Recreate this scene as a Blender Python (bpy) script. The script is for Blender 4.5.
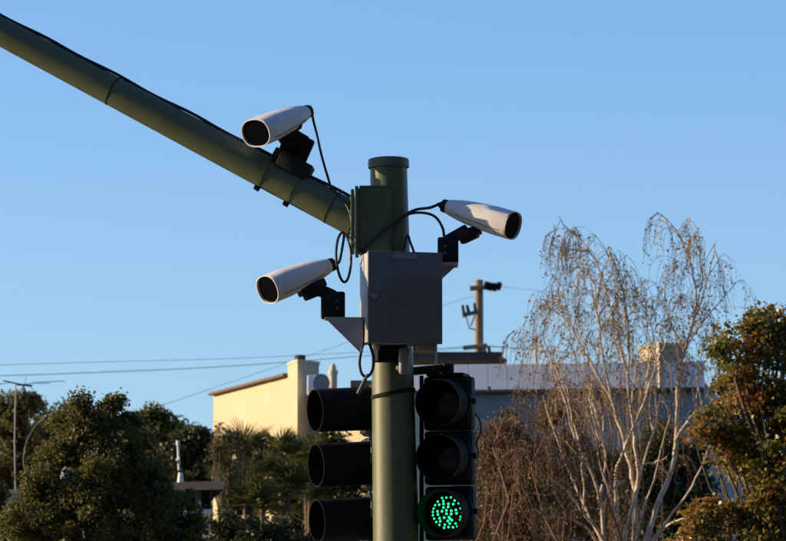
import bpy, bmesh, math, random
import numpy as np
from mathutils import Vector, Matrix, Quaternion

for o in list(bpy.data.objects):
    bpy.data.objects.remove(o, do_unlink=True)
random.seed(11)
rng = np.random.default_rng(11)
scn = bpy.context.scene
COL = scn.collection

# ------------------------------------------------------------------ camera, sky, sun, exposure
F = 4480.0                                   # focal length in photograph pixels (786 wide)
EYE = 1.65
PITCH = math.atan((773 - 270.5) / F)
D0 = 28.0                                    # distance to the signal pole
cam = bpy.data.cameras.new('camera')
camo = bpy.data.objects.new('camera', cam)
COL.objects.link(camo)
camo.location = (0, 0, EYE)
camo.rotation_euler = (math.pi / 2 + PITCH, 0, 0)
cam.sensor_width = 36
cam.lens = F / 786 * 36
cam.clip_start = 0.5
cam.clip_end = 5000
cam.dof.use_dof = True
cam.dof.focus_distance = 27.9
cam.dof.aperture_fstop = 11.0
scn.camera = camo

SUN_EL, SUN_AZ = math.radians(15.5), math.radians(275)      # azimuth clockwise from +Y
w = bpy.data.worlds.new('World')
scn.world = w
w.use_nodes = True
nt = w.node_tree
sky = nt.nodes.new('ShaderNodeTexSky')
sky.sky_type = 'NISHITA'
sky.sun_disc = False
sky.sun_elevation = SUN_EL
sky.sun_rotation = SUN_AZ
sky.altitude = 50
sky.air_density = 1.0
sky.dust_density = 0.35
sky.ozone_density = 4.2
bg = nt.nodes['Background']
bg.inputs['Strength'].default_value = 0.125
tint = nt.nodes.new('ShaderNodeMix'); tint.data_type = 'RGBA'; tint.blend_type = 'MULTIPLY'
tint.inputs['Factor'].default_value = 1.0
tint.inputs['B'].default_value = (0.92, 0.95, 1.07, 1)          # white balance of the sky, the same everywhere
nt.links.new(sky.outputs['Color'], tint.inputs['A'])
nt.links.new(tint.outputs['Result'], bg.inputs['Color'])

sl = bpy.data.lights.new('sun', 'SUN')
sl.energy = 5.0
sl.angle = math.radians(0.5)
sl.color = (1.0, 0.76, 0.45)
so = bpy.data.objects.new('sun', sl)
COL.objects.link(so)
SUNV = Vector((math.sin(SUN_AZ) * math.cos(SUN_EL), math.cos(SUN_AZ) * math.cos(SUN_EL), math.sin(SUN_EL)))
so.rotation_euler = SUNV.to_track_quat('Z', 'Y').to_euler()
so.location = (-20, 10, 30)

scn.view_settings.view_transform = 'Standard'
scn.view_settings.look = 'None'
scn.view_settings.exposure = 0.6
scn.view_settings.gamma = 1.0
scn.view_settings.use_curve_mapping = False

# ------------------------------------------------------------------ helpers
CP, SP = math.cos(PITCH), math.sin(PITCH)
RIGHT = Vector((1, 0, 0)); UP = Vector((0, -SP, CP)); TOWARD = Vector((0, -CP, -SP))

def P(px, py, Y=D0):
    u = (px - 393) / F; v = (270.5 - py) / F
    d = Vector((u, CP - v * SP, SP + v * CP))
    return Vector((0, 0, EYE)) + d * (Y / d.y)

def m(px, Y=D0):
    return px * Y / F

def link(o, parent=None):
    COL.objects.link(o)
    if parent is not None:
        o.parent = parent
    return o

class MB:
    def __init__(s):
        s.v = []; s.f = []
    def add(s, vs, fs):
        n = len(s.v)
        s.v.extend([tuple(x) for x in vs]); s.f.extend([tuple(i + n for i in f) for f in fs])
        return s
    def box(s, c, size, rot=None, bevel=0.0, seg=2):
        bm = bmesh.new()
        bmesh.ops.create_cube(bm, size=1)
        bmesh.ops.scale(bm, vec=size, verts=bm.verts)
        if bevel:
            bmesh.ops.bevel(bm, geom=bm.edges[:], offset=bevel, segments=seg, profile=0.5, affect='EDGES')
        M = rot.to_4x4() if rot is not None else Matrix.Identity(4)
        bm.verts.index_update()
        s.add([Vector(c) + M.to_3x3() @ v.co for v in bm.verts], [[v.index for v in f.verts] for f in bm.faces])
        bm.free()
        return s
    def tube(s, pts, rad, n=8, cap=True, flat=1.0):
        pts = [Vector(p) for p in pts]
        k = len(pts)
        if not hasattr(rad, '__len__'):
            rad = [rad] * k
        vs = []; fs = []
        t0 = (pts[1] - pts[0]).normalized()
        a = t0.orthogonal().normalized()
        for i in range(k):
            t = (pts[min(i + 1, k - 1)] - pts[max(i - 1, 0)])
            t = t.normalized() if t.length > 1e-9 else t0
            a = a - t * a.dot(t)
            a = a.normalized() if a.length > 1e-6 else t.orthogonal().normalized()
            b = t.cross(a)
            for j in range(n):
                an = 2 * math.pi * j / n
                vs.append(pts[i] + (a * math.cos(an) + b * math.sin(an) * flat) * rad[i])
        for i in range(k - 1):
            for j in range(n):
                fs.append((i * n + j, i * n + (j + 1) % n, (i + 1) * n + (j + 1) % n, (i + 1) * n + j))
        if cap:
            fs.append(tuple(range(n - 1, -1, -1)))
            fs.append(tuple((k - 1) * n + j for j in range(n)))
        return s.add(vs, fs)
    def loft(s, rings, cap0=True, cap1=True):
        n = len(rings[0]); vs = [p for r in rings for p in r]; fs = []
        for i in range(len(rings) - 1):
            for j in range(n):
                fs.append((i * n + j, i * n + (j + 1) % n, (i + 1) * n + (j + 1) % n, (i + 1) * n + j))
        if cap0: fs.append(tuple(range(n - 1, -1, -1)))
        if cap1: fs.append(tuple((len(rings) - 1) * n + j for j in range(n)))
        return s.add(vs, fs)
    def hollow(s, c, axis, r, ln, t, n=32, r1=None):
        """open tube with wall thickness t running from c along axis"""
        axis = Vector(axis).normalized(); a = axis.orthogonal().normalized(); b = axis.cross(a)
        r1 = r if r1 is None else r1
        prof = [(r, 0), (r1, ln), (r1 - t, ln), (r - t, 0)]
        vs = []; fs = []
        for (rr, h) in prof:
            for j in range(n):
                an = 2 * math.pi * j / n
                vs.append(Vector(c) + axis * h + (a * math.cos(an) + b * math.sin(an)) * rr)
        for i in range(4):
            i2 = (i + 1) % 4
            for j in range(n):
                fs.append((i * n + j, i * n + (j + 1) % n, i2 * n + (j + 1) % n, i2 * n + j))
        return s.add(vs, fs)
    def poly(s, outline, d):
        """prism: outline of points, extruded by vector d"""
        n = len(outline); d = Vector(d)
        vs = [Vector(p) for p in outline] + [Vector(p) + d for p in outline]
        fs = [tuple(range(n - 1, -1, -1)), tuple(range(n, 2 * n))]
        for i in range(n):
            fs.append((i, (i + 1) % n, n + (i + 1) % n, n + i))
        return s.add(vs, fs)
    def build(s, name, mat, parent=None, smooth=None, kind=None, origin=None):
        o0 = Vector(parent['_o']) if parent is not None and '_o' in parent else (Vector(origin) if origin is not None else Vector((0, 0, 0)))
        if parent is not None and '_o' in parent and parent.type == 'MESH' and parent.parent is None and '_own' not in parent:
            pass
        me = bpy.data.meshes.new(name)
        va = np.array([tuple(x) for x in s.v], dtype=np.float64) - np.array(o0)
        me.from_pydata(va.tolist(), [], s.f)
        bm = bmesh.new(); bm.from_mesh(me)
        bmesh.ops.recalc_face_normals(bm, faces=bm.faces)
        bm.to_mesh(me); bm.free()
        if smooth is not None:
            me.polygons.foreach_set('use_smooth', [True] * len(me.polygons))
            me.set_sharp_from_angle(angle=math.radians(smooth))
        me.materials.append(mat)
        ob = bpy.data.objects.new(name, me)
        link(ob, parent)
        ob['_o'] = tuple(o0)
        if parent is None:
            ob.location = o0
        if kind: ob['kind'] = kind
        return ob

def quads(name, V, n_per, mat, parent):
    """mesh from numpy array of quads; V shape (k, n_per, 3)"""
    k = V.shape[0]
    o0 = np.array(parent['_o'])
    me = bpy.data.meshes.new(name)
    me.vertices.add(k * n_per)
    me.vertices.foreach_set('co', (V.reshape(-1, 3) - o0).astype(np.float32).ravel())
    me.loops.add(k * n_per)
    me.loops.foreach_set('vertex_index', np.arange(k * n_per, dtype=np.int32))
    me.polygons.add(k)
    me.polygons.foreach_set('loop_start', np.arange(0, k * n_per, n_per, dtype=np.int32))
    me.polygons.foreach_set('loop_total', np.full(k, n_per, dtype=np.int32))
    me.update(calc_edges=True)
    me.validate()
    me.materials.append(mat)
    ob = bpy.data.objects.new(name, me)
    link(ob, parent)
    ob['_o'] = tuple(o0)
    return ob

def thing(name, loc, label, cat, group=None):
    o = bpy.data.objects.new(name, None)
    link(o)
    o.location = loc
    o.empty_display_size = 0.2
    o['_o'] = tuple(loc)
    o['label'] = label; o['category'] = cat
    if group: o['group'] = group
    return o

def tag(o, label, cat, group=None):
    o['label'] = label; o['category'] = cat
    if group: o['group'] = group
    return o

def smoothpath(pts, per=8):
    pts = [Vector(p) for p in pts]
    out = []
    for i in range(len(pts) - 1):
        p0 = pts[max(i - 1, 0)]; p1 = pts[i]; p2 = pts[i + 1]; p3 = pts[min(i + 2, len(pts) - 1)]
        for j in range(per):
            t = j / per
            out.append(0.5 * ((2 * p1) + (p2 - p0) * t + (2 * p0 - 5 * p1 + 4 * p2 - p3) * t * t + (-p0 + 3 * p1 - 3 * p2 + p3) * t ** 3))
    out.append(pts[-1])
    return out

# ------------------------------------------------------------------ materials
def mat(name, col, rough=0.6, col2=None, nscale=6.0, bump=0.0, bscale=None, metal=0.0, spec=0.5, fine=0.0, stretch=None, coat=0.0):
    mt = bpy.data.materials.new(name); mt.use_nodes = True
    t = mt.node_tree; b = t.nodes['Principled BSDF']
    b.inputs['Roughness'].default_value = rough
    b.inputs['Metallic'].default_value = metal
    b.inputs['Specular IOR Level'].default_value = spec
    b.inputs['Coat Weight'].default_value = coat
    b.inputs['Base Color'].default_value = (*col, 1)
    tc = t.nodes.new('ShaderNodeTexCoord')
    src = tc.outputs['Object']
    if stretch:
        mp = t.nodes.new('ShaderNodeMapping'); mp.inputs['Scale'].default_value = stretch
        t.links.new(src, mp.inputs['Vector']); src = mp.outputs['Vector']
    if col2 is not None:
        n = t.nodes.new('ShaderNodeTexNoise'); n.inputs['Scale'].default_value = nscale
        n.inputs['Detail'].default_value = 8; n.inputs['Roughness'].default_value = 0.65
        t.links.new(src, n.inputs['Vector'])
        r = t.nodes.new('ShaderNodeValToRGB')
        r.color_ramp.elements[0].position = 0.35; r.color_ramp.elements[1].position = 0.68
        r.color_ramp.elements[0].color = (*col, 1); r.color_ramp.elements[1].color = (*col2, 1)
        t.links.new(n.outputs['Fac'], r.inputs['Fac'])
        t.links.new(r.outputs['Color'], b.inputs['Base Color'])
        ma = t.nodes.new('ShaderNodeMapRange')
        ma.inputs['To Min'].default_value = max(rough - 0.12, 0.05); ma.inputs['To Max'].default_value = min(rough + 0.12, 1)
        t.links.new(n.outputs['Fac'], ma.inputs['Value']); t.links.new(ma.outputs['Result'], b.inputs['Roughness'])
    if bump:
        n2 = t.nodes.new('ShaderNodeTexNoise'); n2.inputs['Scale'].default_value = bscale or nscale * 8
        n2.inputs['Detail'].default_value = 4
        t.links.new(src, n2.inputs['Vector'])
        bp = t.nodes.new('ShaderNodeBump'); bp.inputs['Strength'].default_value = bump; bp.inputs['Distance'].default_value = 0.01
        t.links.new(n2.outputs['Fac'], bp.inputs['Height']); t.links.new(bp.outputs['Normal'], b.inputs['Normal'])
    return mt

def leafmat(name, cols, trans=0.3, rough=0.5, clump=3.0, spec=0.35):
    mt = bpy.data.materials.new(name); mt.use_nodes = True
    t = mt.node_tree; b = t.nodes['Principled BSDF']; out = t.nodes['Material Output']
    g = t.nodes.new('ShaderNodeNewGeometry')
    tc = t.nodes.new('ShaderNodeTexCoord')
    n = t.nodes.new('ShaderNodeTexNoise'); n.inputs['Scale'].default_value = clump; n.inputs['Detail'].default_value = 2
    t.links.new(tc.outputs['Object'], n.inputs['Vector'])
    a1 = t.nodes.new('ShaderNodeMath'); a1.operation = 'MULTIPLY'; a1.inputs[1].default_value = 0.45
    t.links.new(g.outputs['Random Per Island'], a1.inputs[0])
    a2 = t.nodes.new('ShaderNodeMapRange')
    a2.inputs['From Min'].default_value = 0.3; a2.inputs['From Max'].default_value = 0.7
    a2.inputs['To Min'].default_value = 0.0; a2.inputs['To Max'].default_value = 0.55
    t.links.new(n.outputs['Fac'], a2.inputs['Value'])
    ad = t.nodes.new('ShaderNodeMath'); ad.operation = 'ADD'
    t.links.new(a1.outputs[0], ad.inputs[0]); t.links.new(a2.outputs['Result'], ad.inputs[1])
    r = t.nodes.new('ShaderNodeValToRGB')
    els = r.color_ramp.elements
    els[0].position = 0.0; els[0].color = (*cols[0], 1)
    els[1].position = 1.0; els[1].color = (*cols[-1], 1)
    for i, c in enumerate(cols[1:-1]):
        e = els.new((i + 1) / (len(cols) - 1)); e.color = (*c, 1)
    t.links.new(ad.outputs[0], r.inputs['Fac'])
    b.inputs['Roughness'].default_value = rough
    b.inputs['Specular IOR Level'].default_value = spec
    t.links.new(r.outputs['Color'], b.inputs['Base Color'])
    tr = t.nodes.new('ShaderNodeBsdfTranslucent')
    t.links.new(r.outputs['Color'], tr.inputs['Color'])
    mx = t.nodes.new('ShaderNodeMixShader'); mx.inputs['Fac'].default_value = trans
    t.links.new(b.outputs['BSDF'], mx.inputs[1]); t.links.new(tr.outputs['BSDF'], mx.inputs[2])
    t.links.new(mx.outputs['Shader'], out.inputs['Surface'])
    return mt

M = {}
M['green'] = mat('green_paint', (0.064, 0.081, 0.036), 0.47, (0.092, 0.112, 0.050), 5, 0.06, 60, spec=0.5, stretch=(1, 1, 0.25))
M['black'] = mat('black_paint', (0.009, 0.009, 0.009), 0.6, (0.016, 0.015, 0.014), 14, 0.06, 90, spec=0.2)
M['visor'] = mat('visor_black', (0.007, 0.007, 0.007), 0.75, (0.012, 0.011, 0.010), 10, spec=0.12)
M['blackdull'] = mat('dull_black', (0.010, 0.010, 0.010), 0.8, spec=0.15)
M['white'] = mat('white_shell', (0.62, 0.60, 0.58), 0.42, (0.74, 0.72, 0.70), 7, spec=0.4)
M['glass'] = mat('dark_glass', (0.005, 0.005, 0.006), 0.15, spec=0.3)
M['lensglass'] = mat('camera_window', (0.002, 0.002, 0.003), 0.12, spec=0.03)
M['rim'] = mat('shell_rim', (0.68, 0.64, 0.60), 0.4)
M['cable'] = mat('cable_black', (0.012, 0.012, 0.013), 0.55)
M['cablegrey'] = mat('cable_grey', (0.10, 0.085, 0.075), 0.6)
M['cabinet'] = mat('cabinet_grey', (0.098, 0.094, 0.093), 0.5, (0.130, 0.125, 0.120), 5, 0.04, 40)
M['cabside'] = mat('cabinet_case', (0.30, 0.29, 0.27), 0.5, (0.36, 0.35, 0.32), 6)
M['plate'] = mat('grey_plate', (0.22, 0.22, 0.24), 0.5)
M['alu'] = mat('weathered_aluminium', (0.33, 0.31, 0.29), 0.5, (0.42, 0.39, 0.36), 12, metal=0.3)
M['lens_r'] = mat('red_lens', (0.008, 0.002, 0.002), 0.3)
M['lens_a'] = mat('amber_lens', (0.008, 0.004, 0.001), 0.3)
M['lens_g'] = mat('green_lens', (0.002, 0.015, 0.010), 0.25)
led = bpy.data.materials.new('led_green'); led.use_nodes = True
lb = led.node_tree.nodes['Principled BSDF']
lb.inputs['Base Color'].default_value = (0.02, 0.3, 0.15, 1)
lb.inputs['Emission Color'].default_value = (0.02, 1.0, 0.29, 1)
lb.inputs['Emission Strength'].default_value = 1.7
M['led'] = led
M['cream'] = mat('cream_stucco', (0.50, 0.40, 0.25), 0.9, (0.55, 0.45, 0.29), 0.8, 0.3, 30)
M['tan'] = mat('tan_render', (0.50, 0.42, 0.28), 0.9, (0.58, 0.49, 0.34), 1.2, 0.3, 30)
M['coping'] = mat('clay_coping', (0.12, 0.08, 0.05), 0.85, (0.20, 0.13, 0.08), 4)
M['fascia'] = mat('white_metal_panel', (0.76, 0.75, 0.78), 0.5, (0.82, 0.81, 0.82), 1.5)
M['greywall'] = mat('grey_wall', (0.20, 0.22, 0.23), 0.85, (0.25, 0.27, 0.27), 1.0, 0.2, 20)
M['roofdark'] = mat('dark_roof', (0.05, 0.035, 0.03), 0.85, (0.08, 0.055, 0.045), 3)
M['brick'] = mat('pale_block', (0.46, 0.38, 0.27), 0.9, (0.56, 0.47, 0.34), 2.0, 0.3, 20)
M['purplewall'] = mat('lilac_wall', (0.10, 0.09, 0.11), 0.9, (0.16, 0.135, 0.155), 1.5)
M['mesh'] = mat('dark_mesh', (0.02, 0.014, 0.014), 0.95, spec=.1)
M['roofgrey'] = mat('grey_roof', (0.030, 0.031, 0.038), 0.9, (0.05, 0.05, 0.058), 2)
M['whitepaint'] = mat('white_paint', (0.70, 0.69, 0.66), 0.6)
M['wood'] = mat('weathered_pole_wood', (0.23, 0.16, 0.10), 0.9, (0.33, 0.24, 0.15), 8, 0.5, 30, stretch=(1, 1, 0.08))
M['insul'] = mat('dark_insulator', (0.02, 0.018, 0.02), 0.3)
M['wire'] = mat('wire', (0.09, 0.10, 0.10), 0.6)
M['steel'] = mat('galvanised_steel', (0.35, 0.34, 0.33), 0.45, (0.45, 0.43, 0.41), 10, metal=0.6)
M['bark'] = mat('brown_bark', (0.07, 0.05, 0.035), 0.95, (0.12, 0.09, 0.06), 12, 0.6, 40)
M['birchbark'] = mat('birch_bark', (0.70, 0.59, 0.45), 0.8, (0.34, 0.25, 0.17), 7, 0.4, 40)
M['birchtwig'] = mat('birch_twig', (0.34, 0.23, 0.145), 0.8, (0.40, 0.28, 0.18), 3)
M['redtwig'] = mat('red_twig', (0.15, 0.072, 0.045), 0.85, (0.20, 0.10, 0.06), 3)
M['palmtrunk'] = mat('palm_trunk', (0.10, 0.062, 0.038), 0.95, (0.17, 0.105, 0.062), 14, 0.6, 40)
M['asphalt'] = mat('asphalt', (0.045, 0.045, 0.047), 0.9, (0.06, 0.06, 0.06), 3, 0.4, 120)
M['concrete'] = mat('concrete', (0.30, 0.29, 0.27), 0.9, (0.36, 0.35, 0.32), 2, 0.3, 60)
M['dirt'] = mat('dry_ground', (0.06, 0.055, 0.03), 0.95, (0.09, 0.075, 0.04), 0.6, 0.4, 8)
M['blocker'] = mat('skylight_blocker_dark', (0.014, 0.018, 0.008), 0.95, (0.030, 0.034, 0.014), 0.15, 0.8, 0.6)  # dark tone for the added bank that blocks skylight
M['roadpaint'] = mat('road_paint', (0.72, 0.72, 0.70), 0.7)
L_oak = leafmat("oak_leaf", [(0.058, 0.060, 0.016), (0.120, 0.112, 0.030), (0.190, 0.160, 0.046)], 0.50)
L_dark = leafmat('dark_leaf', [(0.024, 0.030, 0.010), (0.048, 0.056, 0.016), (0.085, 0.085, 0.026)], 0.35)
L_mid = leafmat('mid_leaf', [(0.045, 0.060, 0.014), (0.085, 0.110, 0.022), (0.135, 0.155, 0.036)], 0.45)
L_yel = leafmat('olive_leaf', [(0.065, 0.062, 0.020), (0.115, 0.105, 0.032), (0.160, 0.130, 0.042)], 0.45)
L_birch = leafmat('birch_leaf', [(0.170, 0.150, 0.055), (0.260, 0.220, 0.085), (0.280, 0.195, 0.085)], 0.45)
L_gum = leafmat('sweetgum_leaf', [(0.075, 0.095, 0.018), (0.140, 0.150, 0.030), (0.225, 0.180, 0.036), (0.310, 0.140, 0.033), (0.310, 0.072, 0.027)], 0.50, clump=2.2, rough=0.35, spec=0.5)
L_palm = leafmat('palm_leaf', [(0.065, 0.075, 0.020), (0.120, 0.125, 0.034), (0.170, 0.160, 0.050)], 0.35, 0.4)
L_rust = leafmat('rust_leaf', [(0.085, 0.080, 0.028), (0.150, 0.100, 0.042), (0.165, 0.082, 0.040)], 0.40)

# ------------------------------------------------------------------ ground, road, pavement
def structure(o):
    o['kind'] = 'structure'
    return o
def sheet(name, x0, x1, y0, y1, z, mt):
    return structure(MB().add([(x0, y0, z), (x1, y0, z), (x1, y1, z), (x0, y1, z)], [(0, 1, 2, 3)]).build(name, mt))
sheet('ground', -2500, 2500, -2500, 2500, 0, M['dirt'])
# added unseen bank blocking skylight from behind and right, open towards the low sun
def smst(t):
    t = min(max(t, 0), 1); return t * t * (3 - 2 * t)
def blocker_z(x, y):
    h1 = 23 * (1 - math.exp(-max(-2.5 - y, 0) / 5.0)) * smst((x + 150) / 70)
    h2 = 26 * (1 - math.exp(-max(x - 16, 0) / 6.0)) * smst((40 - y) / 14)
    h = max(h1, h2)
    return h + (0.05 * h * (math.sin(x * .21) * math.cos(y * .23) + .6 * math.sin(x * .51 + y * .47))) - 0.3
mb = MB(); NX, NY = 160, 110
xs = [-160 + 330 * i / NX for i in range(NX + 1)]; ys = [-150 + 230 * j / NY for j in range(NY + 1)]
mb.add([(x, y, blocker_z(x, y)) for y in ys for x in xs], [(j * (NX + 1) + i, j * (NX + 1) + i + 1, (j + 1) * (NX + 1) + i + 1, (j + 1) * (NX + 1) + i) for j in range(NY) for i in range(NX)])
structure(mb.build('skylight_blocker', M['blocker'], None, 60))
sheet('road', -300, 300, 4.0, 26.6, 0.004, M['asphalt'])
PAV = 0.13
structure(MB().box((0, 29.6, PAV / 2), (600, 6.0, PAV), bevel=0.015).build('pavement', M['concrete']))
structure(MB().box((0, 1.0, PAV / 2), (600, 6.0, PAV), bevel=0.015).build('pavement', M['concrete']))
for i in range(-6, 7):
    sheet('lane_marking', i * 9.0, i * 9.0 + 3.0, 15.2, 15.32, 0.008, M['roadpaint'])

# ------------------------------------------------------------------ the signal pole with its mast arm
poleB = P(405.4, 1018, D0); poleB.z = PAV
poleT = P(388.5, 162, D0)
pole = thing('signal_pole', poleB, 'olive green steel signal pole with capped top and a mast arm rising to the left', 'signal pole')
ax = (poleT - poleB).normalized()
Lp = (poleT - poleB).length
mb = MB(); mb.tube([poleB + ax * (Lp * i / 12) for i in range(13)], [0.178 - (0.178 - 0.116) * i / 12 for i in range(13)], 48)
shaft = mb.build('shaft', M['green'], pole, 40)
mb = MB()
prof = [(0.1255, -0.052), (0.130, -0.048), (0.130, -0.006), (0.124, 0.006), (0.10, 0.013), (0.05, 0.018), (0.004, 0.020)]
q = ax.to_track_quat('Z', 'Y').to_matrix()
rings = [[poleT + q @ Vector((r * math.cos(2 * math.pi * j / 48), r * math.sin(2 * math.pi * j / 48), h + 0.012)) for j in range(48)] for r, h in prof]
mb.loft(rings); mb.build('cap', M['green'], pole, 35)
mb = MB(); mb.box(poleB + Vector((0, 0, 0.02)), (0.55, 0.55, 0.04), bevel=0.006); bp_ = mb.build('base_plate', M['green'], pole)
for sx in (-1, 1):
    for sy in (-1, 1):
        MB().tube([poleB + Vector((sx * 0.21, sy * 0.21, 0.041)), poleB + Vector((sx * 0.21, sy * 0.21, 0.11))], 0.022, 6).build('anchor_bolt', M['steel'], bp_)

# mast arm
ARM0 = P(356, 220.5, D0); ARM1 = P(0, 31, D0 + 0.25)
adir = (ARM1 - ARM0).normalized(); alen = (ARM1 - ARM0).length
apts = []; arad = []
for i in range(21):
    t = i / 20
    apts.append(ARM0 + adir * (alen * t)); arad.append(0.108 - 0.019 * t)
d = adir.copy(); p = ARM1.copy()
for i in range(14):                       # beyond the frame it flattens out
    d = (d + Vector((0, 0, -0.035))).normalized()
    p = p + d * 0.35
    apts.append(p.copy()); arad.append(max(0.089 - 0.0030 * (i + 1), 0.05))
mb = MB(); mb.tube(apts, arad, 40); arm = mb.build('mast_arm', M['green'], pole, 40)
def armring(px, extra=0.006, wid=0.03, name='wrap_band', par=None, mt=None, part=None):
    t = (ARM0 - P(px, 220.5 + (31 - 220.5) * (356 - px) / 356.0, D0)).length / alen
    c = ARM0 + adir * (alen * t); r = 0.108 - 0.019 * t
    mb = MB(); mb.hollow(c - adir * wid / 2, adir, r + extra, wid, extra + 0.002, 40)
    return c, r, mb
c, r, mbr = armring(109, 0.002, 0.006)
mbr.build('band', M['blackdull'], arm, 40)
c, r, mbr = armring(332, 0.002, 0.006)
mbr.build('band', M['blackdull'], arm, 40)
an_ = adir.cross(Vector((0, 1, 0))); an_ = an_ if an_.z > 0 else -an_
cp = []
for i in range(0, 40):
    t = i / 39 * 1.15 - 0.12 + 0.14
    rr_ = 0.108 - 0.019 * t
    cp.append(ARM0 + adir * (alen * t) + an_ * (rr_ + 0.007 + 0.004 * math.sin(i * .9)) * 1.0 - Vector((0, 1, 0)) * (0.012 + .010 * math.sin(i * .55)))
MB().tube(smoothpath(cp, 3), 0.010, 8).build('arm_cable', M['cable'], arm, 60)
# arm flange plates and welded connection box round the shaft
def polex(py):                             # pole axis pixel x at a photo row
    return 388.5 + (py - 160) * 0.0197
MB().box(P(352.6, 222, D0), (m(3.4), 0.34, m(60)), bevel=0.004).build('flange', M['green'], pole)
MB().box(P(356.8, 222, D0), (m(3.6), 0.36, m(66)), bevel=0.004).build('flange', M['green'], pole)
for dy in (-0.13, 0.13):
    for py in (199, 212, 233, 246):
        MB().tube([P(349.2, py, D0 + dy), P(361, py, D0 + dy)], 0.014, 6).build('flange_bolt', M['steel'], pole)
for dy in (-0.137, 0.137):                 # side plates
    mb = MB(); mb.poly([P(358.6, 188, D0 + dy - 0.006), P(392, 188, D0 + dy - 0.006), P(392, 254, D0 + dy - 0.006), P(358.6, 254, D0 + dy - 0.006)], (0, 0.012, 0))
    mb.build('gusset_plate', M['green'], pole)
for py in (189.2, 253.2):
    mb = MB(); mb.box(P(374, py, D0), (m(29), 0.26, 0.013))
    mb.build('gusset_cap', M['green'], pole)
# tilted black band round the shaft below the cabinet
c = P(polex(394), 394.0, D0)
tilt = Matrix.Rotation(math.radians(-10), 3, 'Y')
MB().hollow(c - (tilt @ ax) * 0.011, tilt @ ax, 0.1425, 0.022, 0.008, 48).build('wrap_band', M['blackdull'], pole, 40)

# ------------------------------------------------------------------ detection cameras
def superring(c, xa, za, hw, hh, n=36, e=2.6, flat=0.0):
    out = []
    for j in range(n):
        an = 2 * math.pi * j / n
        ca, sa = math.cos(an), math.sin(an)
        x = math.copysign(abs(ca) ** (2 / e), ca) * hw
        z = math.copysign(abs(sa) ** (2 / e), sa) * hh
        out.append(c + xa * x + za * z)
    return out

def frame(a, b, cc, roll=0.0):
    f = (RIGHT * a + UP * b + TOWARD * cc).normalized()
    side = f.cross(Vector((0, 0, 1))).normalized()
    up = side.cross(f).normalized()
    if roll:
        R = Matrix.Rotation(roll, 3, f); side = R @ side; up = R @ up
    return f, side, up

def make_housing(root, front, f, side, up, L=0.455, W=0.124, H=0.090):
    # shell from rear (small) to front (large), hollow hood at the front
    st = [(1.0, .50, .52, 2.2), (0.94, .58, .60, 2.2), (0.82, .70, .72, 2.2), (0.65, .83, .85, 2.3), (0.45, .92, .94, 2.3), (0.25, .98, 1.0, 2.7), (0.08, 1.0, 1.0, 2.7), (0.0, .985, .985, 2.7)]
    rings = [superring(front - f * (L * s) + up * (H * 0.10 * s), side, up, W * a, H * b, e=e) for s, a, b, e in st]
    rings.append(superring(front + f * 0.001, side, up, W * .97, H * .965, e=2.35))
    rings.append(superring(front - f * 0.06, side, up, W * .965, H * .96, e=2.35))
    MB().loft(rings, True, False).build('housing', M['white'], root, 50)
    for sg in (-1, 1):                       # joint between sunshield and lower shell
        an = math.radians(-28)
        pts = []
        for (s1, a1, b1, e1) in st[2:7]:
            c0 = front - f * (L * s1) + up * (H * 0.10 * s1)
            ca, sa = math.cos(an), math.sin(an)
            x = abs(ca) ** (2 / e1) * W * a1 * sg; z = -abs(sa) ** (2 / e1) * H * b1
            pts.append(c0 + side * x + up * z)
        MB().tube(smoothpath(pts, 3), 0.0022, 5).build('shell_joint', M['cablegrey'], root, 60)
    # front rim and glass
    r1 = [superring(front + f * 0.006, side, up, W * 1.0, H * 1.0, e=2.35), superring(front + f * 0.006, side, up, W * .955, H * .95, e=2.35),
          superring(front - f * 0.02, side, up, W * .955, H * .95, e=2.35), superring(front - f * 0.02, side, up, W * 1.004, H * 1.004, e=2.35)]
    r1.append(r1[0])
    MB().loft(r1, False, False).build('rim', M['rim'], root, 50)
    r2 = [superring(front - f * 0.010, side, up, W * .95, H * .945, e=2.35), superring(front - f * 0.025, side, up, W * .95, H * .945, e=2.4)]
    MB().loft(r2).build('window', M['lensglass'], root)
    # rear cap and cable gland
    rb = front - f * L + up * (H * 0.10)
    r3 = [superring(rb + f * 0.006, side, up, W * .47, H * .50, e=2.4), superring(rb - f * 0.036, side, up, W * .42, H * .46, e=2.8),
          superring(rb - f * 0.042, side, up, W * .28, H * .30, e=2.2), superring(rb - f * 0.060, side, up, W * .22, H * .24, e=2.2)]
    cap = MB().loft(r3).build('rear_cap', M['black'], root, 40)
    MB().tube([rb - f * 0.058, rb - f * 0.078], 0.013, 12).build('cable_gland', M['blackdull'], cap, 40)
    return rb - f * 0.076

def fat_link(mb, a, b, w, t, depth_dir):
    """flat bar from a to b: width w in the plane, thickness t along depth_dir, bevelled"""
    a = Vector(a); b = Vector(b); d = (b - a)
    L = d.length; d.normalize()
    y = depth_dir - d * depth_dir.dot(d); y.normalize()
    x = d.cross(y)
    R = Matrix((d, x, y)).transposed()
    mb.box((a + b) / 2, (L, w, t), R, bevel=min(w, t, L) * 0.18)

DEP = Vector((0, 1, 0))
grp = 'white detection cameras on the signal pole'
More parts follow.
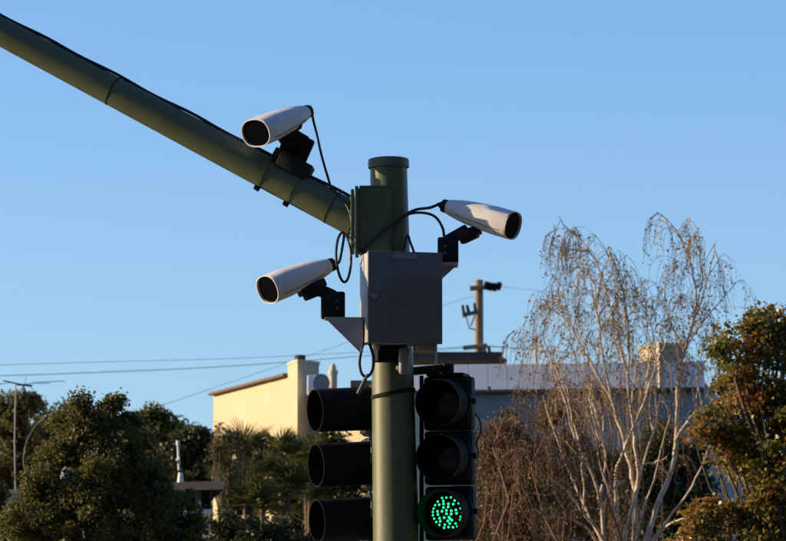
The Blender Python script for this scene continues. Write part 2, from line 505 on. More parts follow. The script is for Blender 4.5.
# camera above the arm
c1 = thing('detection_camera', P(293, 168, D0 + .02), 'white bullet camera clamped on top of the mast arm, aimed left', 'camera', grp)
f, s_, u_ = frame(-48, -21, 52.0)
fr = P(256, 133, D0 - 0.18)
end1 = make_housing(c1, fr, f, s_, u_)
yb = fr.y - f.y * 0.25
mb = MB(); fat_link(mb, P(271, 134.5, yb + .04), P(301, 124, yb + .06), m(8), 0.11, DEP)
fat_link(mb, P(279, 140, yb + .04), P(296, 128, yb + .06), m(12), 0.085, DEP)
mb.build('camera_cradle', M['black'], c1, 40)
mb = MB()
fat_link(mb, P(286, 131, yb + .06), P(306, 143, yb + .11), m(13), 0.07, DEP)
fat_link(mb, P(308, 138, yb + .11), P(297, 163, yb + .12), m(16), 0.075, DEP)
fat_link(mb, P(290, 140, yb + .06), P(284, 158, yb + .10), m(15), 0.07, DEP)
mb.build('knuckle', M['black'], c1, 40)
R = Matrix((adir, DEP - adir * DEP.dot(adir), adir.cross(DEP))).transposed()
mb = MB()
cc = P(293, 163, D0 + 0.03)
mb.box(cc, (m(43), 0.13, m(12)), R, bevel=0.01)
mb.box(P(294, 168, D0 + 0.03), (m(34), 0.18, m(13)), R, bevel=0.01)
mb.build('saddle', M['black'], c1, 40)
for px in (264.5, 294):
    c, r, mbr = armring(px, 0.005, 0.026)
    mbr.build('wrap_band', M['green'], c1, 40)
    dn = adir.cross(DEP); dn = dn if dn.z < 0 else -dn
    MB().box(c + dn * (r + 0.012) - DEP * 0.01, (0.034, 0.05, 0.03), R, bevel=0.004).build('strap_buckle', M['blackdull'], c1)
ctop = lambda px, off=0: None
pth = [end1, P(313, 119, end1.y + .01), P(317, 135, end1.y + .03), P(322, 157, D0 - .02), P(329, 181, D0), P(331.5, 188, D0 - .02), P(339, 195, D0 - .05), P(349, 210, D0 - .11), P(353, 228, D0 - .15), P(358, 243, D0 - .17), P(362, 252, D0 - .17), P(365, 262, D0 - .16)]
MB().tube(smoothpath(pth, 6), 0.0080, 8).build('cable', M['cable'], c1, 60)

# equipment cabinet first (positions reused)
TH = math.radians(14)
RZ = Matrix.Rotation(TH, 3, 'Z')
YC = D0 - 0.30
cabc = P(400.2, 299.5, YC)
cabw, cabd, cabh = 0.465, 0.22, 0.56
nfront = RZ @ Vector((0, -1, 0)); nright = RZ @ Vector((1, 0, 0))
cab = thing('equipment_cabinet', cabc - Vector((0, 0, cabh / 2)), 'dark grey metal equipment cabinet strapped to the pole between the cameras', 'cabinet')
MB().box(cabc, (cabw, cabd, cabh), RZ, bevel=0.006).build('case', M['cabside'], cab, 40)
fc = cabc + nfront * (cabd / 2)
MB().box(fc + nfront * 0.010, (cabw + 0.010, 0.022, cabh + 0.010), RZ, bevel=0.004).build('door', M['cabinet'], cab, 40)
ff = fc + nfront * 0.021
dr = cab.children[-1]
MB().box(ff + nfront * 0.002 + nright * 0.0 + Vector((0, 0, cabh / 2 - 0.024)), (0.15, 0.006, 0.034), RZ, bevel=0.002).build('label_plate', M['plate'], cab)
lk = ff - nright * (cabw / 2 - 0.032)
MB().tube([lk - nfront * 0.002, lk + nfront * 0.012], 0.016, 16).build('lock', M['steel'], cab, 40)
MB().box(lk + nfront * 0.0125, (0.006, 0.004, 0.018), RZ).build('lock_slot', M['blackdull'], cab)
for py in (275, 330):                      # back brackets to the pole
    MB().box(P(polex(300), py, D0 - 0.155), (0.12, 0.10, 0.06), bevel=0.005).build('back_bracket', M['blackdull'], cab)
for py in (275, 330):
    c = P(polex(py), py, D0)
    MB().hollow(c - ax * 0.012, ax, 0.137, 0.024, 0.008, 40).build('wrap_band', M['steel'], cab, 40)
cb = cabc - Vector((0, 0, cabh / 2))
mb = MB(); mb.box(P(387.5, 351, D0 - 0.20), (m(25), 0.12, m(22)), RZ, bevel=0.006); mb.build('bottom_clamp', M['blackdull'], cab)
mb = MB(); mb.box(P(425, 348.5, D0 - 0.26), (m(22), 0.10, m(9)), RZ, bevel=0.018, seg=3); mb.build('conduit_body', M['cabside'], cab, 40)
MB().tube([P(436, 341, D0 - 0.30), P(436, 364, D0 - 0.30)], m(1.3), 10).build('conduit', M['alu'], cab, 40)
mb = MB(); mb.box(P(404, 361, D0 - 0.28), (m(10.5), 0.05, m(27)), RZ, bevel=0.02, seg=4); ant = mb.build('surge_box', M['plate'], cab, 40)
MB().tube([P(396.5, 368, D0 - 0.27), P(401, 368.5, D0 - 0.28)], 0.016, 12).build('plug', M['alu'], cab, 40)
MB().tube([P(404, 351, D0 - 0.28), P(404, 341, D0 - 0.28)], 0.014, 12).build('gland', M['blackdull'], cab, 40)
MB().tube([P(378, 350, D0 - .33), P(378, 341, D0 - .33)], 0.012, 12).build('gland', M['steel'], cab, 40)
lp = [P(364, 342, D0 - .34), P(361, 352, D0 - .35), P(359.5, 364, D0 - .36), P(362, 374, D0 - .37), P(367.5, 376.5, D0 - .37), P(372.5, 370, D0 - .36), P(373.5, 358, D0 - .35), P(371, 348, D0 - .34), P(369, 342, D0 - .33)]
MB().tube(smoothpath(lp, 6), m(1.5), 10).build('cable_loop', M['cable'], cab, 60)
MB().tube(smoothpath([P(368, 374, D0 - .385), P(364, 382, D0 - .39), P(358, 394, D0 - .39)], 5), [m(1.4)] * 4 + [m(2.1)] * 7, 10).build('cable_tail', M['cablegrey'], cab, 60)

# camera left of the cabinet
c2 = thing('detection_camera', P(343, 318, YC), 'white bullet camera on a triangular bracket left of the grey cabinet', 'camera', grp)
f, s_, u_ = frame(-59, -22, 38.0)
fr = P(268, 289.5, YC - 0.16)
end2 = make_housing(c2, fr, f, s_, u_)
yb = YC - 0.02
mb = MB(); fat_link(mb, P(299.5, 292.5, yb - .06), P(324, 283, yb), m(8), 0.10, DEP)
fat_link(mb, P(304, 295.5, yb - .05), P(324, 287.5, yb), m(11), 0.08, DEP)
mb.build('camera_cradle', M['black'], c2, 40)
mb = MB()
fat_link(mb, P(315, 288, yb), P(335, 297, yb), m(12), 0.07, DEP)
mb.box(P(333, 305.5, yb), (m(24), 0.085, m(27)), bevel=0.012)
mb.build('knuckle', M['black'], c2, 40)
for py in (301, 308):
    MB().tube([P(337, py, yb - .03), P(337, py, yb - .05)], 0.009, 10).build('bolt', M['cabinet'], c2)
mb = MB(); mb.box(P(344.5, 319, yb), (m(39), 0.10, m(2.2)), bevel=0.002)
mb.box(P(362, 335, yb), (m(2), 0.10, m(33)), bevel=0.002)
mb.build('shelf', M['alu'], c2)
mb = MB(); mb.poly([P(327, 320, yb - .045), P(362.5, 320, yb - .045), P(362.5, 353, yb - .045), P(359, 351.5, yb - .045)], (0, 0.008, 0))
mb.build('gusset', M['alu'], c2)
lp = [end2, P(339.5, 262.5, end2.y), P(345, 273, end2.y - .02), P(350.3, 268, end2.y), P(351.5, 254, YC), P(348.5, 241, YC), P(343, 234.5, YC + .03), P(338.5, 240, YC), P(336.5, 252, YC - .03), P(338.5, 270, YC - .04), P(342, 280, YC - .03), P(346.3, 281, YC - .02), P(350, 270, YC), P(351.2, 255, YC + .02), P(347.5, 239, YC + .05), P(346, 225, D0 - .14), P(350, 234, D0 - .15), P(357, 247, D0 - .17), P(364, 253, D0 - .16), P(367, 262, D0 - .16)]
lp = [end2, P(339.2, 262, end2.y), P(341.5, 252, YC - .02), P(344, 236, YC + .03), P(342, 232.5, YC + .04), P(338, 239, YC), P(336, 254, YC - .04), P(338.5, 272, YC - .04), P(343, 281.5, YC - .03), P(347.5, 279.5, YC - .02), P(350.6, 267, YC), P(350.8, 252, YC + .02), P(347.5, 239, YC + .06), P(344.8, 234, D0 - .145), P(349, 237, D0 - .155), P(355, 244, D0 - .17), P(361, 252, D0 - .17), P(364, 262, D0 - .16)]
MB().tube(smoothpath(lp, 6), 0.0085, 8).build('cable', M['cable'], c2, 60)

# camera right of the cabinet
c3 = thing('detection_camera', P(448, 262, YC), 'white bullet camera right of the pole, aimed right with sunlit shell', 'camera', grp)
f, s_, u_ = frame(62, -17, 30.0)
fr = P(512.5, 225.5, D0 - 0.19)
end3 = make_housing(c3, fr, f, s_, u_)
yb = D0 - 0.06
mb = MB(); fat_link(mb, P(458, 236, yb), P(480, 229.5, yb - .04), m(9), 0.10, DEP)
fat_link(mb, P(461, 240.5, yb), P(477, 233, yb - .04), m(9), 0.08, DEP)
mb.build('camera_cradle', M['black'], c3, 40)
mb = MB()
fat_link(mb, P(445, 242, yb), P(468, 229, yb), m(11), 0.07, DEP)
mb.box(P(448, 250.5, yb), (m(21), 0.085, m(26)), bevel=0.012)
mb.build('knuckle', M['black'], c3, 40)
for py in (246, 253):
    MB().tube([P(445, py, yb - .03), P(445, py, yb - .05)], 0.009, 10).build('bolt', M['cabinet'], c3)
mb = MB(); mb.box(P(448, 265, yb - .05), (m(20), 0.20, m(2.2)), bevel=0.002)
mb.build('shelf', M['alu'], c3)
mb = MB(); mb.poly([P(436.5, 266, yb - .08), P(456, 266, yb - .08), P(443, 278, yb - .08), P(436.5, 282, yb - .08)], (0, 0.008, 0))
mb.build('gusset', M['alu'], c3)
lp = [end3, P(430, 207.6, end3.y - .04), P(415, 210, D0 - .15), P(400, 218, D0 - .17), P(386, 228, D0 - .165), P(373, 240, D0 - .165), P(366, 247.5, D0 - .165), P(363.5, 253, D0 - .165), P(363, 262, D0 - .165)]
MB().tube(smoothpath(lp, 6), 0.0095, 8).build('cable', M['cable'], c3, 60)
lp = [P(444, 240, yb), P(443, 229, yb), P(436, 217.5, yb), P(425, 213, yb - .02), P(411, 213.5, D0 - .16), P(401, 219, D0 - .165), P(395, 227, D0 - .16), P(391.5, 238, D0 - .155), P(392.5, 249, D0 - .155), P(394, 262, D0 - .155)]
MB().tube(smoothpath(lp, 6), 0.0085, 8).build('cable', M['cable'], c3, 60)
lp = [P(402, 262, D0 - .14), P(407, 236, D0 - .11), P(410.5, 243, D0 - .12), P(414.5, 254, D0 - .14), P(416, 262, D0 - .15)]
MB().tube(smoothpath(lp, 6), 0.008, 8).build('cable', M['cable'], c3, 60)

# ------------------------------------------------------------------ traffic signals
def make_signal(name, label, centres, ang, Y, lens, lit, visor_r, visor_len, hw, sec_h, dep=0.20):
    """ang = angle of the facing direction from 'toward the viewer', positive to the left"""
    base = P(centres[-1][0], centres[-1][1], Y) - Vector((0, 0, sec_h * 0.5))
    root = thing(name, base, label, 'traffic light', 'traffic signal heads on the pole')
    nf = Vector((-math.sin(ang), -math.cos(ang), 0))
    sd = Vector((math.cos(ang), -math.sin(ang), 0))
    R = Matrix((sd, -nf, Vector((0, 0, 1)))).transposed()
    for i, (px, py) in enumerate(centres):
        fcn = P(px, py, Y)                        # centre of the face plane
        mb = MB(); mb.box(fcn - nf * dep / 2, (hw, dep, sec_h - 0.006), R, bevel=0.022, seg=3)
        hs = mb.build('section_housing', M['black'], root, 40)
        mb = MB(); mb.box(fcn + nf * 0.006, (hw - 0.03, 0.014, sec_h - 0.035), R, bevel=0.005)
        dr = mb.build('door', M['black'], root, 40)
        for zz in (-0.09, 0.09):
            MB().box(fcn + sd * (hw / 2 + 0.010) - nf * 0.03 + Vector((0, 0, zz)) * 0.0 + Vector((0, 0, 0.01)), (0.03, 0.045, 0.034), R, bevel=0.005).build('latch', M['black'], dr)
            break
        # visor: tunnel, slightly drooping
        va = (nf + Vector((0, 0, -0.07))).normalized()
        mb = MB(); mb.hollow(fcn + nf * 0.010, va, visor_r, visor_len, 0.005, 40, visor_r * 0.985)
        mb.build('visor', M['visor'], root, 40)
        mb = MB(); mb.hollow(fcn + nf * 0.010, nf, visor_r + 0.012, 0.012, 0.02, 40)
        mb.build('visor_ring', M['black'], root, 40)
        # lens: shallow dome
        rr = visor_r - 0.008
        rings = []
        for (k, h) in ((1.0, 0.0), (0.85, 0.012), (0.6, 0.022), (0.3, 0.029), (0.02, 0.031)):
            rings.append([fcn + nf * (0.012 + h) + (sd * math.cos(2 * math.pi * j / 32) + Vector((0, 0, 1)) * math.sin(2 * math.pi * j / 32)) * (rr * k) for j in range(32)])
        ln = MB().loft(rings).build('lens', lens[i], root, 60)
        if lit == i:
            pts = LED
            mb = MB()
            for (x, y) in pts:
                dx = (x - 314) / 7.625 / 160 / math.cos(ang); dz = -(y - 329) / 7.625 / 160
                hh = 0.043 - 0.02 * ((dx * dx + dz * dz) / 0.0121)
                c = fcn + nf * hh + sd * dx + Vector((0, 0, dz))
                bm = bmesh.new(); bmesh.ops.create_icosphere(bm, subdivisions=1, radius=0.0086)
                bm.verts.index_update()
                mb.add([c + v.co for v in bm.verts], [[v.index for v in f.verts] for f in bm.faces]); bm.free()
            lo = mb.build('led_array', M['led'], ln, 60)
            lo['label'] = 'glowing green dots filling the lit lens'
    return root, nf, sd, R
LED = [(275,217),(308,215),(342,214),(370,238),(400,260),(416,298),(426,332),(412,385),(388,436),(357,440),(324,438),(290,443),(256,420),(232,398),(216,372),(206,347),(206,322),(212,297),(224,271),(243,244),(416,362),(417,408),
       (286,240),(255,268),(288,262),(326,262),(362,265),(325,285),(289,290),(243,318),(246,342),(278,318),(312,312),(348,315),(382,310),(313,338),(348,340),(387,335),(295,367),(332,365),(258,370),(263,393),(321,393),(352,387),(335,412),(378,412),(297,420),(340,378)]
YS = D0 + 0.05
sr, nf, sd, R = make_signal('traffic_signal', 'black traffic signal facing us with its bottom green light lit', [(447.0, 403), (447.8, 457.5), (448.6, 513)], math.radians(17), YS,
    [M['lens_r'], M['lens_a'], M['lens_g']], 2, 0.150, 0.20, 0.315, 0.343, 0.11)
tc_ = P(448, 376, YS + 0.08)
MB().tube([tc_ - Vector((0, 0, 0.02)), tc_ + Vector((0, 0, 0.075))], 0.038, 16).build('top_hub', M['black'], sr, 40)
mb = MB(); mb.box(P(448, 375.5, YS + .08), (0.24, 0.16, 0.02), R, bevel=0.004); mb.build('top_plate', M['black'], sr)
mb = MB(); fat_link(mb, P(448, 368, YS + .09), P(405, 372, YS + .02), 0.05, 0.05, DEP); mb.build('mount_arm', M['black'], sr, 40)
mb = MB(); fat_link(mb, P(449, 546, YS + .09), P(408, 546, YS + .02), 0.05, 0.05, DEP); mb.build('mount_arm', M['black'], sr, 40)
MB().box(P(421.6, 461, YS + .06), (m(4.2), .05, m(172)), bevel=.004).build('side_rail', M['black'], sr, 40)
lp = [P(474, 412, YS + .1), P(480, 421, YS + .1), P(481, 432, YS + .1), P(476.5, 442, YS + .1), P(478, 454, YS + .1), P(472, 466, YS + .1)]
MB().tube(smoothpath(lp, 5), 0.007, 8).build('wire', M['cablegrey'], sr, 60)

YL = D0 + 0.32
slft, nf2, sd2, R2 = make_signal('traffic_signal', 'black traffic signal turned away to the left, seen by its three deep hoods', [(371, 408.5), (372.2, 463), (373.2, 518.5)], math.radians(67), YL,
    [M['lens_r'], M['lens_a'], M['lens_g']], None, 0.138, 0.375, 0.345, 0.343)
mb = MB(); fat_link(mb, P(372, 385, YL + .03), P(400, 389, D0 + .02), 0.05, 0.05, DEP); mb.build('mount_arm', M['black'], slft, 40)
mb = MB(); fat_link(mb, P(374, 552, YL + .03), P(400, 552, D0 + .02), 0.05, 0.05, DEP); mb.build('mount_arm', M['black'], slft, 40)
mb = MB(); mb.box(P(361, 385, YL + .05), (m(22), 0.12, m(8)), bevel=0.006); mb.build('top_plate', M['greywall'], slft)
for py in (437, 491):
    lp = [P(366, py - 6, YL - .16), P(370, py, YL - .17), P(372, py + 12, YL - .17), P(371, py + 26, YL - .16)]
    MB().tube(smoothpath(lp, 5), 0.008, 8).build('wire', M['cablegrey'], slft, 60)

# ------------------------------------------------------------------ trees: generators
def leaf_quads(C, size, up_bias=0.3, aspect=0.55, fold=0.25, jitter=0.45, droop=None):
    n = C.shape[0]
    nrm = rng.normal(size=(n, 3)); nrm[:, 2] += up_bias
    nrm /= np.linalg.norm(nrm, axis=1, keepdims=True)
    a = rng.normal(size=(n, 3))
    if droop is not None: a[:, 2] -= droop
    a -= nrm * np.sum(a * nrm, axis=1, keepdims=True)
    a /= np.linalg.norm(a, axis=1, keepdims=True) + 1e-9
    b = np.cross(nrm, a)
    s = size * (1 + jitter * (rng.random((n, 1)) * 2 - 1))
    A = a * s * 0.5; B = b * s * 0.5 * aspect; N = nrm * s * fold * 0.5
    return np.stack([C - A, C + B + N - A * 0.1, C + A, C - B + N - A * 0.1], axis=1)

WEXP = 1.5
def blob_points(blobs, nclump, leaves, cr, Y, shell=0.3):
    """blobs: (px, py, radius px, depth offset m[, squash]) -> clump centres and leaf centres"""
    cs = []; wts = np.array([b[2] ** WEXP for b in blobs], float); wts /= wts.sum()
    pick = rng.choice(len(blobs), nclump, p=wts)
    for k in pick:
        b = blobs[k]
        c = np.array(P(b[0], b[1], Y + b[3])); r = m(b[2], Y)
        v = rng.normal(size=3); v /= np.linalg.norm(v)
        rr = r * (shell + (1 - shell) * rng.random()) ** (1 / 2.2) if rng.random() < 0.8 else r * rng.random()
        cs.append(c + v * rr * np.array([1, 1, 1]))
    cs = np.array(cs)
    L = []
    for c in cs:
        k = int(leaves * rng.uniform(0.4, 1.6))
        rad = cr * rng.uniform(0.6, 1.4)
        d = rng.normal(size=(k, 3)); d /= np.linalg.norm(d, axis=1, keepdims=True)
        L.append(c + d * (rad * rng.random((k, 1)) ** 0.6) * np.array([1, 1, 0.75]))
    return cs, np.concatenate(L)

def limb(mb, a, b, r0, r1, n=6, k=6, wob=0.08, sag=0.0):
    a = Vector(a); b = Vector(b); L = (b - a).length
    off = Vector(rng.normal(size=3)) * wob * L
    pts = []
    for i in range(k + 1):
        t = i / k
        pts.append(a.lerp(b, t) + off * math.sin(math.pi * t) + Vector((0, 0, sag * L * math.sin(math.pi * t))) + Vector(rng.normal(size=3)) * 0.012 * L * (0 < i < k))
    mb.tube(pts, [r0 + (r1 - r0) * (i / k) for i in range(k + 1)], n)
    return pts

def leafy_tree(name, label, Y, base_px, blobs, nclump, leaves, cr, size, lm, bark='bark', trunk_r=0.14, cat='tree', grp=None, nl=22, up=0.3, split=0.45, droop=None, shell=0.3, aspect=0.55):
    base = P(base_px, 700, Y); base.z = 0
    root = thing(name, base, label, cat, grp)
    cs, L = blob_points(blobs, nclump, leaves, cr, Y, shell)
    L = L[L[:, 2] > 0.05]
    cc = cs.mean(axis=0)
    top = Vector((base.x * 0.6 + cc[0] * 0.4, base.y * 0.6 + cc[1] * 0.4, max(cc[2] * split, 0.5)))
    mb = MB()
    tp = limb(mb, base - Vector((0, 0, 0.05)), top, trunk_r, trunk_r * 0.7, 10, 8, 0.03)
    ends = [Vector(c) for c in cs[rng.choice(len(cs), min(nl, len(cs)), replace=False)]]
    for e in ends:
        mid = top.lerp(e, 0.5) + Vector((0, 0, 0.1 * (e - top).length))
        s = tp[rng.integers(5, 9)]
        r = trunk_r * rng.uniform(0.25, 0.5)
        limb(mb, s, mid, r, r * 0.6, 6, 4, 0.06)
        limb(mb, mid, e, r * 0.6, 0.006, 5, 4, 0.08)
    mb.build('trunk', M[bark], root, 60)
    quads('crown', leaf_quads(L, size, up, aspect, droop=droop), 4, lm, root)
    return root

# ---- far wood closing the view between the houses
fw = thing('far_wood', (0.0, 125.0, 0.0), 'far dark wood seen in the gaps between houses and trees', 'wood')
cw = []
for k in range(2900):
    px_ = rng.uniform(-700, 1350); top_ = 462 + 8 * math.sin(px_ * .05) + 6 * math.sin(px_ * .13)
    cw.append(np.array(P(px_, top_ + 150 * rng.random() ** 1.3, 125 + rng.normal() * 2)))
LW = np.concatenate([c + rng.normal(size=(60, 3)) * np.array([.26, .4, .22]) for c in cw]); LW = LW[LW[:, 2] > .05]
fo = quads('foliage', leaf_quads(LW, .16, .3), 4, L_dark, fw); fo['kind'] = 'stuff'
mbw = MB()
for k in range(102):
    p_ = P(-690 + 20 * k + rng.normal() * 4, 470, 125 + rng.normal()); mbw.tube([(p_.x, p_.y, -.05), (p_.x, p_.y, p_.z * .9)], [.16, .05], 6)
tw = mbw.build('trunks', M['bark'], fw); tw['kind'] = 'stuff'
fw['kind'] = 'stuff'
# ---- far trees behind the left bush
g_far = 'trees behind the houses'
leafy_tree('tall_tree', 'tall dull green tree at the left edge, behind the antenna mast', 84, 12,
    [(12, 412, 17, 0), (22, 398, 10, 0), (4, 425, 20, 0), (26, 430, 16, .5), (14, 450, 26, 0), (2, 480, 26, 0), (30, 475, 22, 0), (34, 405, 5, 0)], 170, 95, .22, .085, L_yel, grp=g_far, up=0.0, droop=1.0, trunk_r=.2)
leafy_tree('broad_tree', 'low green tree between the antenna and the big dark bush', 88, 55,
    [(45, 428, 16, 0), (58, 420, 14, 0), (38, 445, 22, 0), (60, 450, 26, 0), (40, 480, 26, 0)], 120, 90, .22, .085, L_mid, grp=g_far, trunk_r=.2)
leafy_tree('broad_tree', 'round mid green tree right behind the big dark bush', 80, 160,
    [(150, 425, 18, 0), (162, 432, 18, 0), (140, 435, 20, 0), (150, 460, 32, 0), (172, 455, 22, 0)], 190, 95, .20, .075, L_mid, grp=g_far, trunk_r=.2)
leafy_tree('broad_tree', 'darker small tree just left of the cream building', 77, 198,
    [(192, 440, 15, 0), (205, 447, 14, 0), (180, 452, 18, 0), (212, 455, 12, 0), (195, 472, 24, 0), (215, 470, 14, 0)], 170, 80, .17, .07, L_dark, grp=g_far, trunk_r=.16)
leafy_tree('wispy_tree', 'thin feathery young tree in front of the cream wall', 71, 228,
    [(222, 432, 9, 0), (228, 445, 12, 0), (236, 438, 8, 0), (245, 448, 10, 0), (225, 465, 15, 0), (257, 455, 9, 0), (216, 450, 8, 0)], 85, 20, .13, .05, L_yel, grp=g_far, trunk_r=.05, nl=45, split=.6)

# ------------------------------------------------------------------ big dark bush on the left
leafy_tree('evergreen_bush', 'big dark evergreen bush with two pointed tops at the left', 46, 105,
    [(80, 416, 13, 0), (80, 405, 7, 0), (80, 396, 3.5, 0), (112, 410, 11, .2), (112, 401, 6, .2), (113, 395, 3, .2), (66, 425, 10, 0), (60, 433, 10, 0), (95, 428, 18, 0), (128, 425, 12, .3), (75, 446, 24, -.2), (52, 458, 14, -.2),
     (115, 448, 28, 0), (143, 440, 15, .6), (150, 472, 24, .5), (42, 485, 20, -.5), (85, 485, 38, -.4), (130, 495, 42, 0), (178, 514, 26, .5), (30, 528, 28, -.6), (75, 535, 44, -.6), (130, 545, 48, -.2), (180, 548, 34, .3), (100, 600, 70, 0), (170, 600, 50, 0), (40, 590, 50, -.4)],
    900, 130, .13, .040, L_oak, trunk_r=.2, cat='bush', nl=40, split=.5)
leafy_tree('garden_shrub', 'small dull green shrub below the satellite dish at the left edge', 52, 8,
    [(8, 535, 18, 0), (-12, 500, 16, 0), (0, 548, 26, 0), (25, 550, 24, 0), (0, 580, 40, 0)], 200, 90, .14, .045, L_yel, cat='shrub', trunk_r=.08)
leafy_tree('garden_shrub', 'dark shrub at the foot of the palms', 54, 245,
    [(225, 530, 26, 0), (255, 538, 24, 0), (285, 545, 26, 0), (315, 550, 28, 0), (345, 540, 26, 0), (270, 590, 50, 0), (330, 590, 50, 0), (215, 580, 40, 0)], 200, 80, .16, .055, L_dark, cat='shrub', trunk_r=.07)
leafy_tree('garden_shrub', 'dark shrub filling the gap between palms and left signal hoods', 76.8, 320,
    [(318, 465, 16, 0), (330, 450, 12, 0), (318, 446, 9, 0), (332, 438, 8, 0), (342, 444, 8, 0), (345, 462, 18, 0), (355, 455, 10, 0), (305, 490, 22, 0), (340, 500, 30, 0), (360, 480, 20, 0), (320, 530, 40, 0)], 220, 80, .22, .08, L_dark, cat='shrub', trunk_r=.09)

leafy_tree('garden_shrub', 'tall dark shrub behind the fan palms, against the cream wall', 77.5, 268,
    [(245, 470, 18, 0), (270, 465, 16, 0), (295, 465, 16, 0), (230, 490, 18, 0), (262, 495, 26, 0), (295, 498, 26, 0), (320, 490, 20, 0), (270, 535, 40, 0), (310, 530, 36, 0), (235, 530, 30, 0)], 210, 80, .2, .07, L_dark, cat='shrub', trunk_r=.09)

# ------------------------------------------------------------------ fan palms
def frond_mesh(seed):
    r = np.random.default_rng(seed)
    V = []; Fc = []
    nb = 17
    R0 = 0.46
    for i in range(nb):
        an = math.radians(-118 + 236 * i / (nb - 1)) + r.normal() * 0.02
        L = R0 * (0.72 + 0.28 * math.cos(an * 0.6)) * r.uniform(0.9, 1.08)
        d = np.array([math.cos(an), math.sin(an), 0]); s = np.array([-d[1], d[0], 0])
        w0 = 0.034
        bend = r.uniform(0.05, 0.16)
        k = len(V)
        for t, ww in ((0.02, 0.15), (0.5, 1.0), (0.8, 0.55), (1.0, 0.03)):
            p = d * L * t; z = -bend * L * t * t
            V += [tuple(p - s * w0 * ww * .5 + np.array([0, 0, z])), tuple(p + np.array([0, 0, z - .010 * ww])), tuple(p + s * w0 * ww * .5 + np.array([0, 0, z]))]
        for j in range(3):
            q = k + j * 3
            Fc += [(q, q + 1, q + 4, q + 3), (q + 1, q + 2, q + 5, q + 4)]
    # petiole (hangs behind along -x)
    k = len(V)
    for t in (0, 1):
        for a in range(3):
            V.append((-0.40 * (1 - t), math.cos(a * 2.1) * 0.008, math.sin(a * 2.1) * 0.008 - 0.05 * (1 - t)))
    for a in range(3): Fc.append((k + a, k + (a + 1) % 3, k + 3 + (a + 1) % 3, k + 3 + a))
    me = bpy.data.meshes.new('frond'); me.from_pydata(V, [], Fc); me.materials.append(L_palm)
    return me
FR = [frond_mesh(s) for s in (1, 2, 3)]
def palm(px, py, Y, nfr, scale, label, base_px=None):
    top = P(px, py, Y)
    base = P(base_px if base_px else px, 600, Y + rng.normal() * .2); base.z = 0
    root = thing('fan_palm', base, label, 'palm', 'clump of fan palms')
    mb = MB(); pts = []
    for i in range(13):
        t = i / 12
        pts.append(base.lerp(top, t) + Vector((math.sin(t * 3) * .1, 0, 0)) * (1 - t) * t * 4 - Vector((0, 0, .03 * (i == 0))))
    rr = [0.055 * (1.1 - .3 * i / 12) * (1 + .12 * (i % 2)) for i in range(13)]
    mb.tube(pts, rr, 9)
    # fibre boots and old dead leaf bases
    for i in range(26):
        t = rng.uniform(.55, 1); p = base.lerp(top, t); an = rng.uniform(0, 6.28)
        o = Vector((math.cos(an), math.sin(an), 0))
        mb.tube([p + o * .05, p + o * .13 + Vector((0, 0, .08))], [.03, .012], 4)
    mb.build('trunk', M['palmtrunk'], root, 50)
    for i in range(int(nfr * 1.55)):
        el = math.radians(rng.uniform(-30, 75) if i % 3 == 0 else rng.uniform(15, 85)); an = i * 2.4 + rng.normal() * .3
        d = Vector((math.cos(an) * math.cos(el), math.sin(an) * math.cos(el), math.sin(el)))
        sidev = d.cross(Vector((0, 0, 1))).normalized()
        upv = sidev.cross(d).normalized()
        tilt = rng.normal() * .35
        upv = (upv * math.cos(tilt) + sidev * math.sin(tilt)).normalized()
        # leaf blade tips its face outwards
        dd = (d * math.cos(-.25) + upv * math.sin(-.25)).normalized(); upv = dd.cross(sidev) * -1
        Rm = Matrix((dd, upv.cross(dd), upv)).transposed().to_4x4()
        o = bpy.data.objects.new('frond', FR[i % 3])
        link(o, root)
        s = scale * .74 * rng.uniform(.8, 1.15)
        pos = top + d * (.40 * s) - Vector(root['_o'])
        o.matrix_local = Matrix.Translation(pos) @ Rm @ Matrix.Scale(s, 4)
for (px, py, Y, n, s, lb, bp2) in [
    (244, 446, 74, 22, 1.15, 'tall fan palm at the left of the clump, before the cream wall', 250),
    (281, 448, 75, 22, 1.0, 'tall fan palm in the middle of the clump, before the cream wall', 280),
    (306, 452, 76, 20, 1.1, 'fan palm nearest the left signal hoods', 305),
    (232, 472, 73, 20, 1.0, 'lower fan palm at the left edge of the clump', 243),
    (262, 470, 72, 22, 1.0, 'fan palm low between the two tall ones', 262),
    (250, 497, 71, 20, 1.1, 'short fan palm in front at the left, with brown trunk bases', 255),
    (287, 482, 72, 22, 1.1, 'short fan palm in front at the middle, hung with light fronds', 285),
    (310, 486, 74, 18, 1.1, 'short fan palm in front at the right, partly behind the hoods', 306)]:
    palm(px, py + 15, Y, n, s, lb, bp2)

# ------------------------------------------------------------------ cream building
def wallbox(mb, pts, z0, z1s):
    n = len(pts)
    vs = [(p[0], p[1], z0) for p in pts] + [(p[0], p[1], z) for p, z in zip(pts, z1s)]
    mb.add(vs, [tuple(range(n - 1, -1, -1)), tuple(range(n, 2 * n))] + [(i, (i + 1) % n, n + (i + 1) % n, n + i) for i in range(n)])
YA = 80.0; YB = 84.5
A = P(289, 377, YA); B = P(213.5, 396.5, YB)
A2 = P(330, 379, YA - .6)
cb_ = thing('cream_building', (A.x, A.y, 0), 'sunlit cream stucco building with a stepped pier and brown coping', 'building')
bk = Vector((2.5, 8.0, 0))
mb = MB(); wallbox(mb, [B, A, A + bk, B + bk], 0, [B.z, A.z, A.z, B.z]); mb.build('wall', M['cream'], cb_)
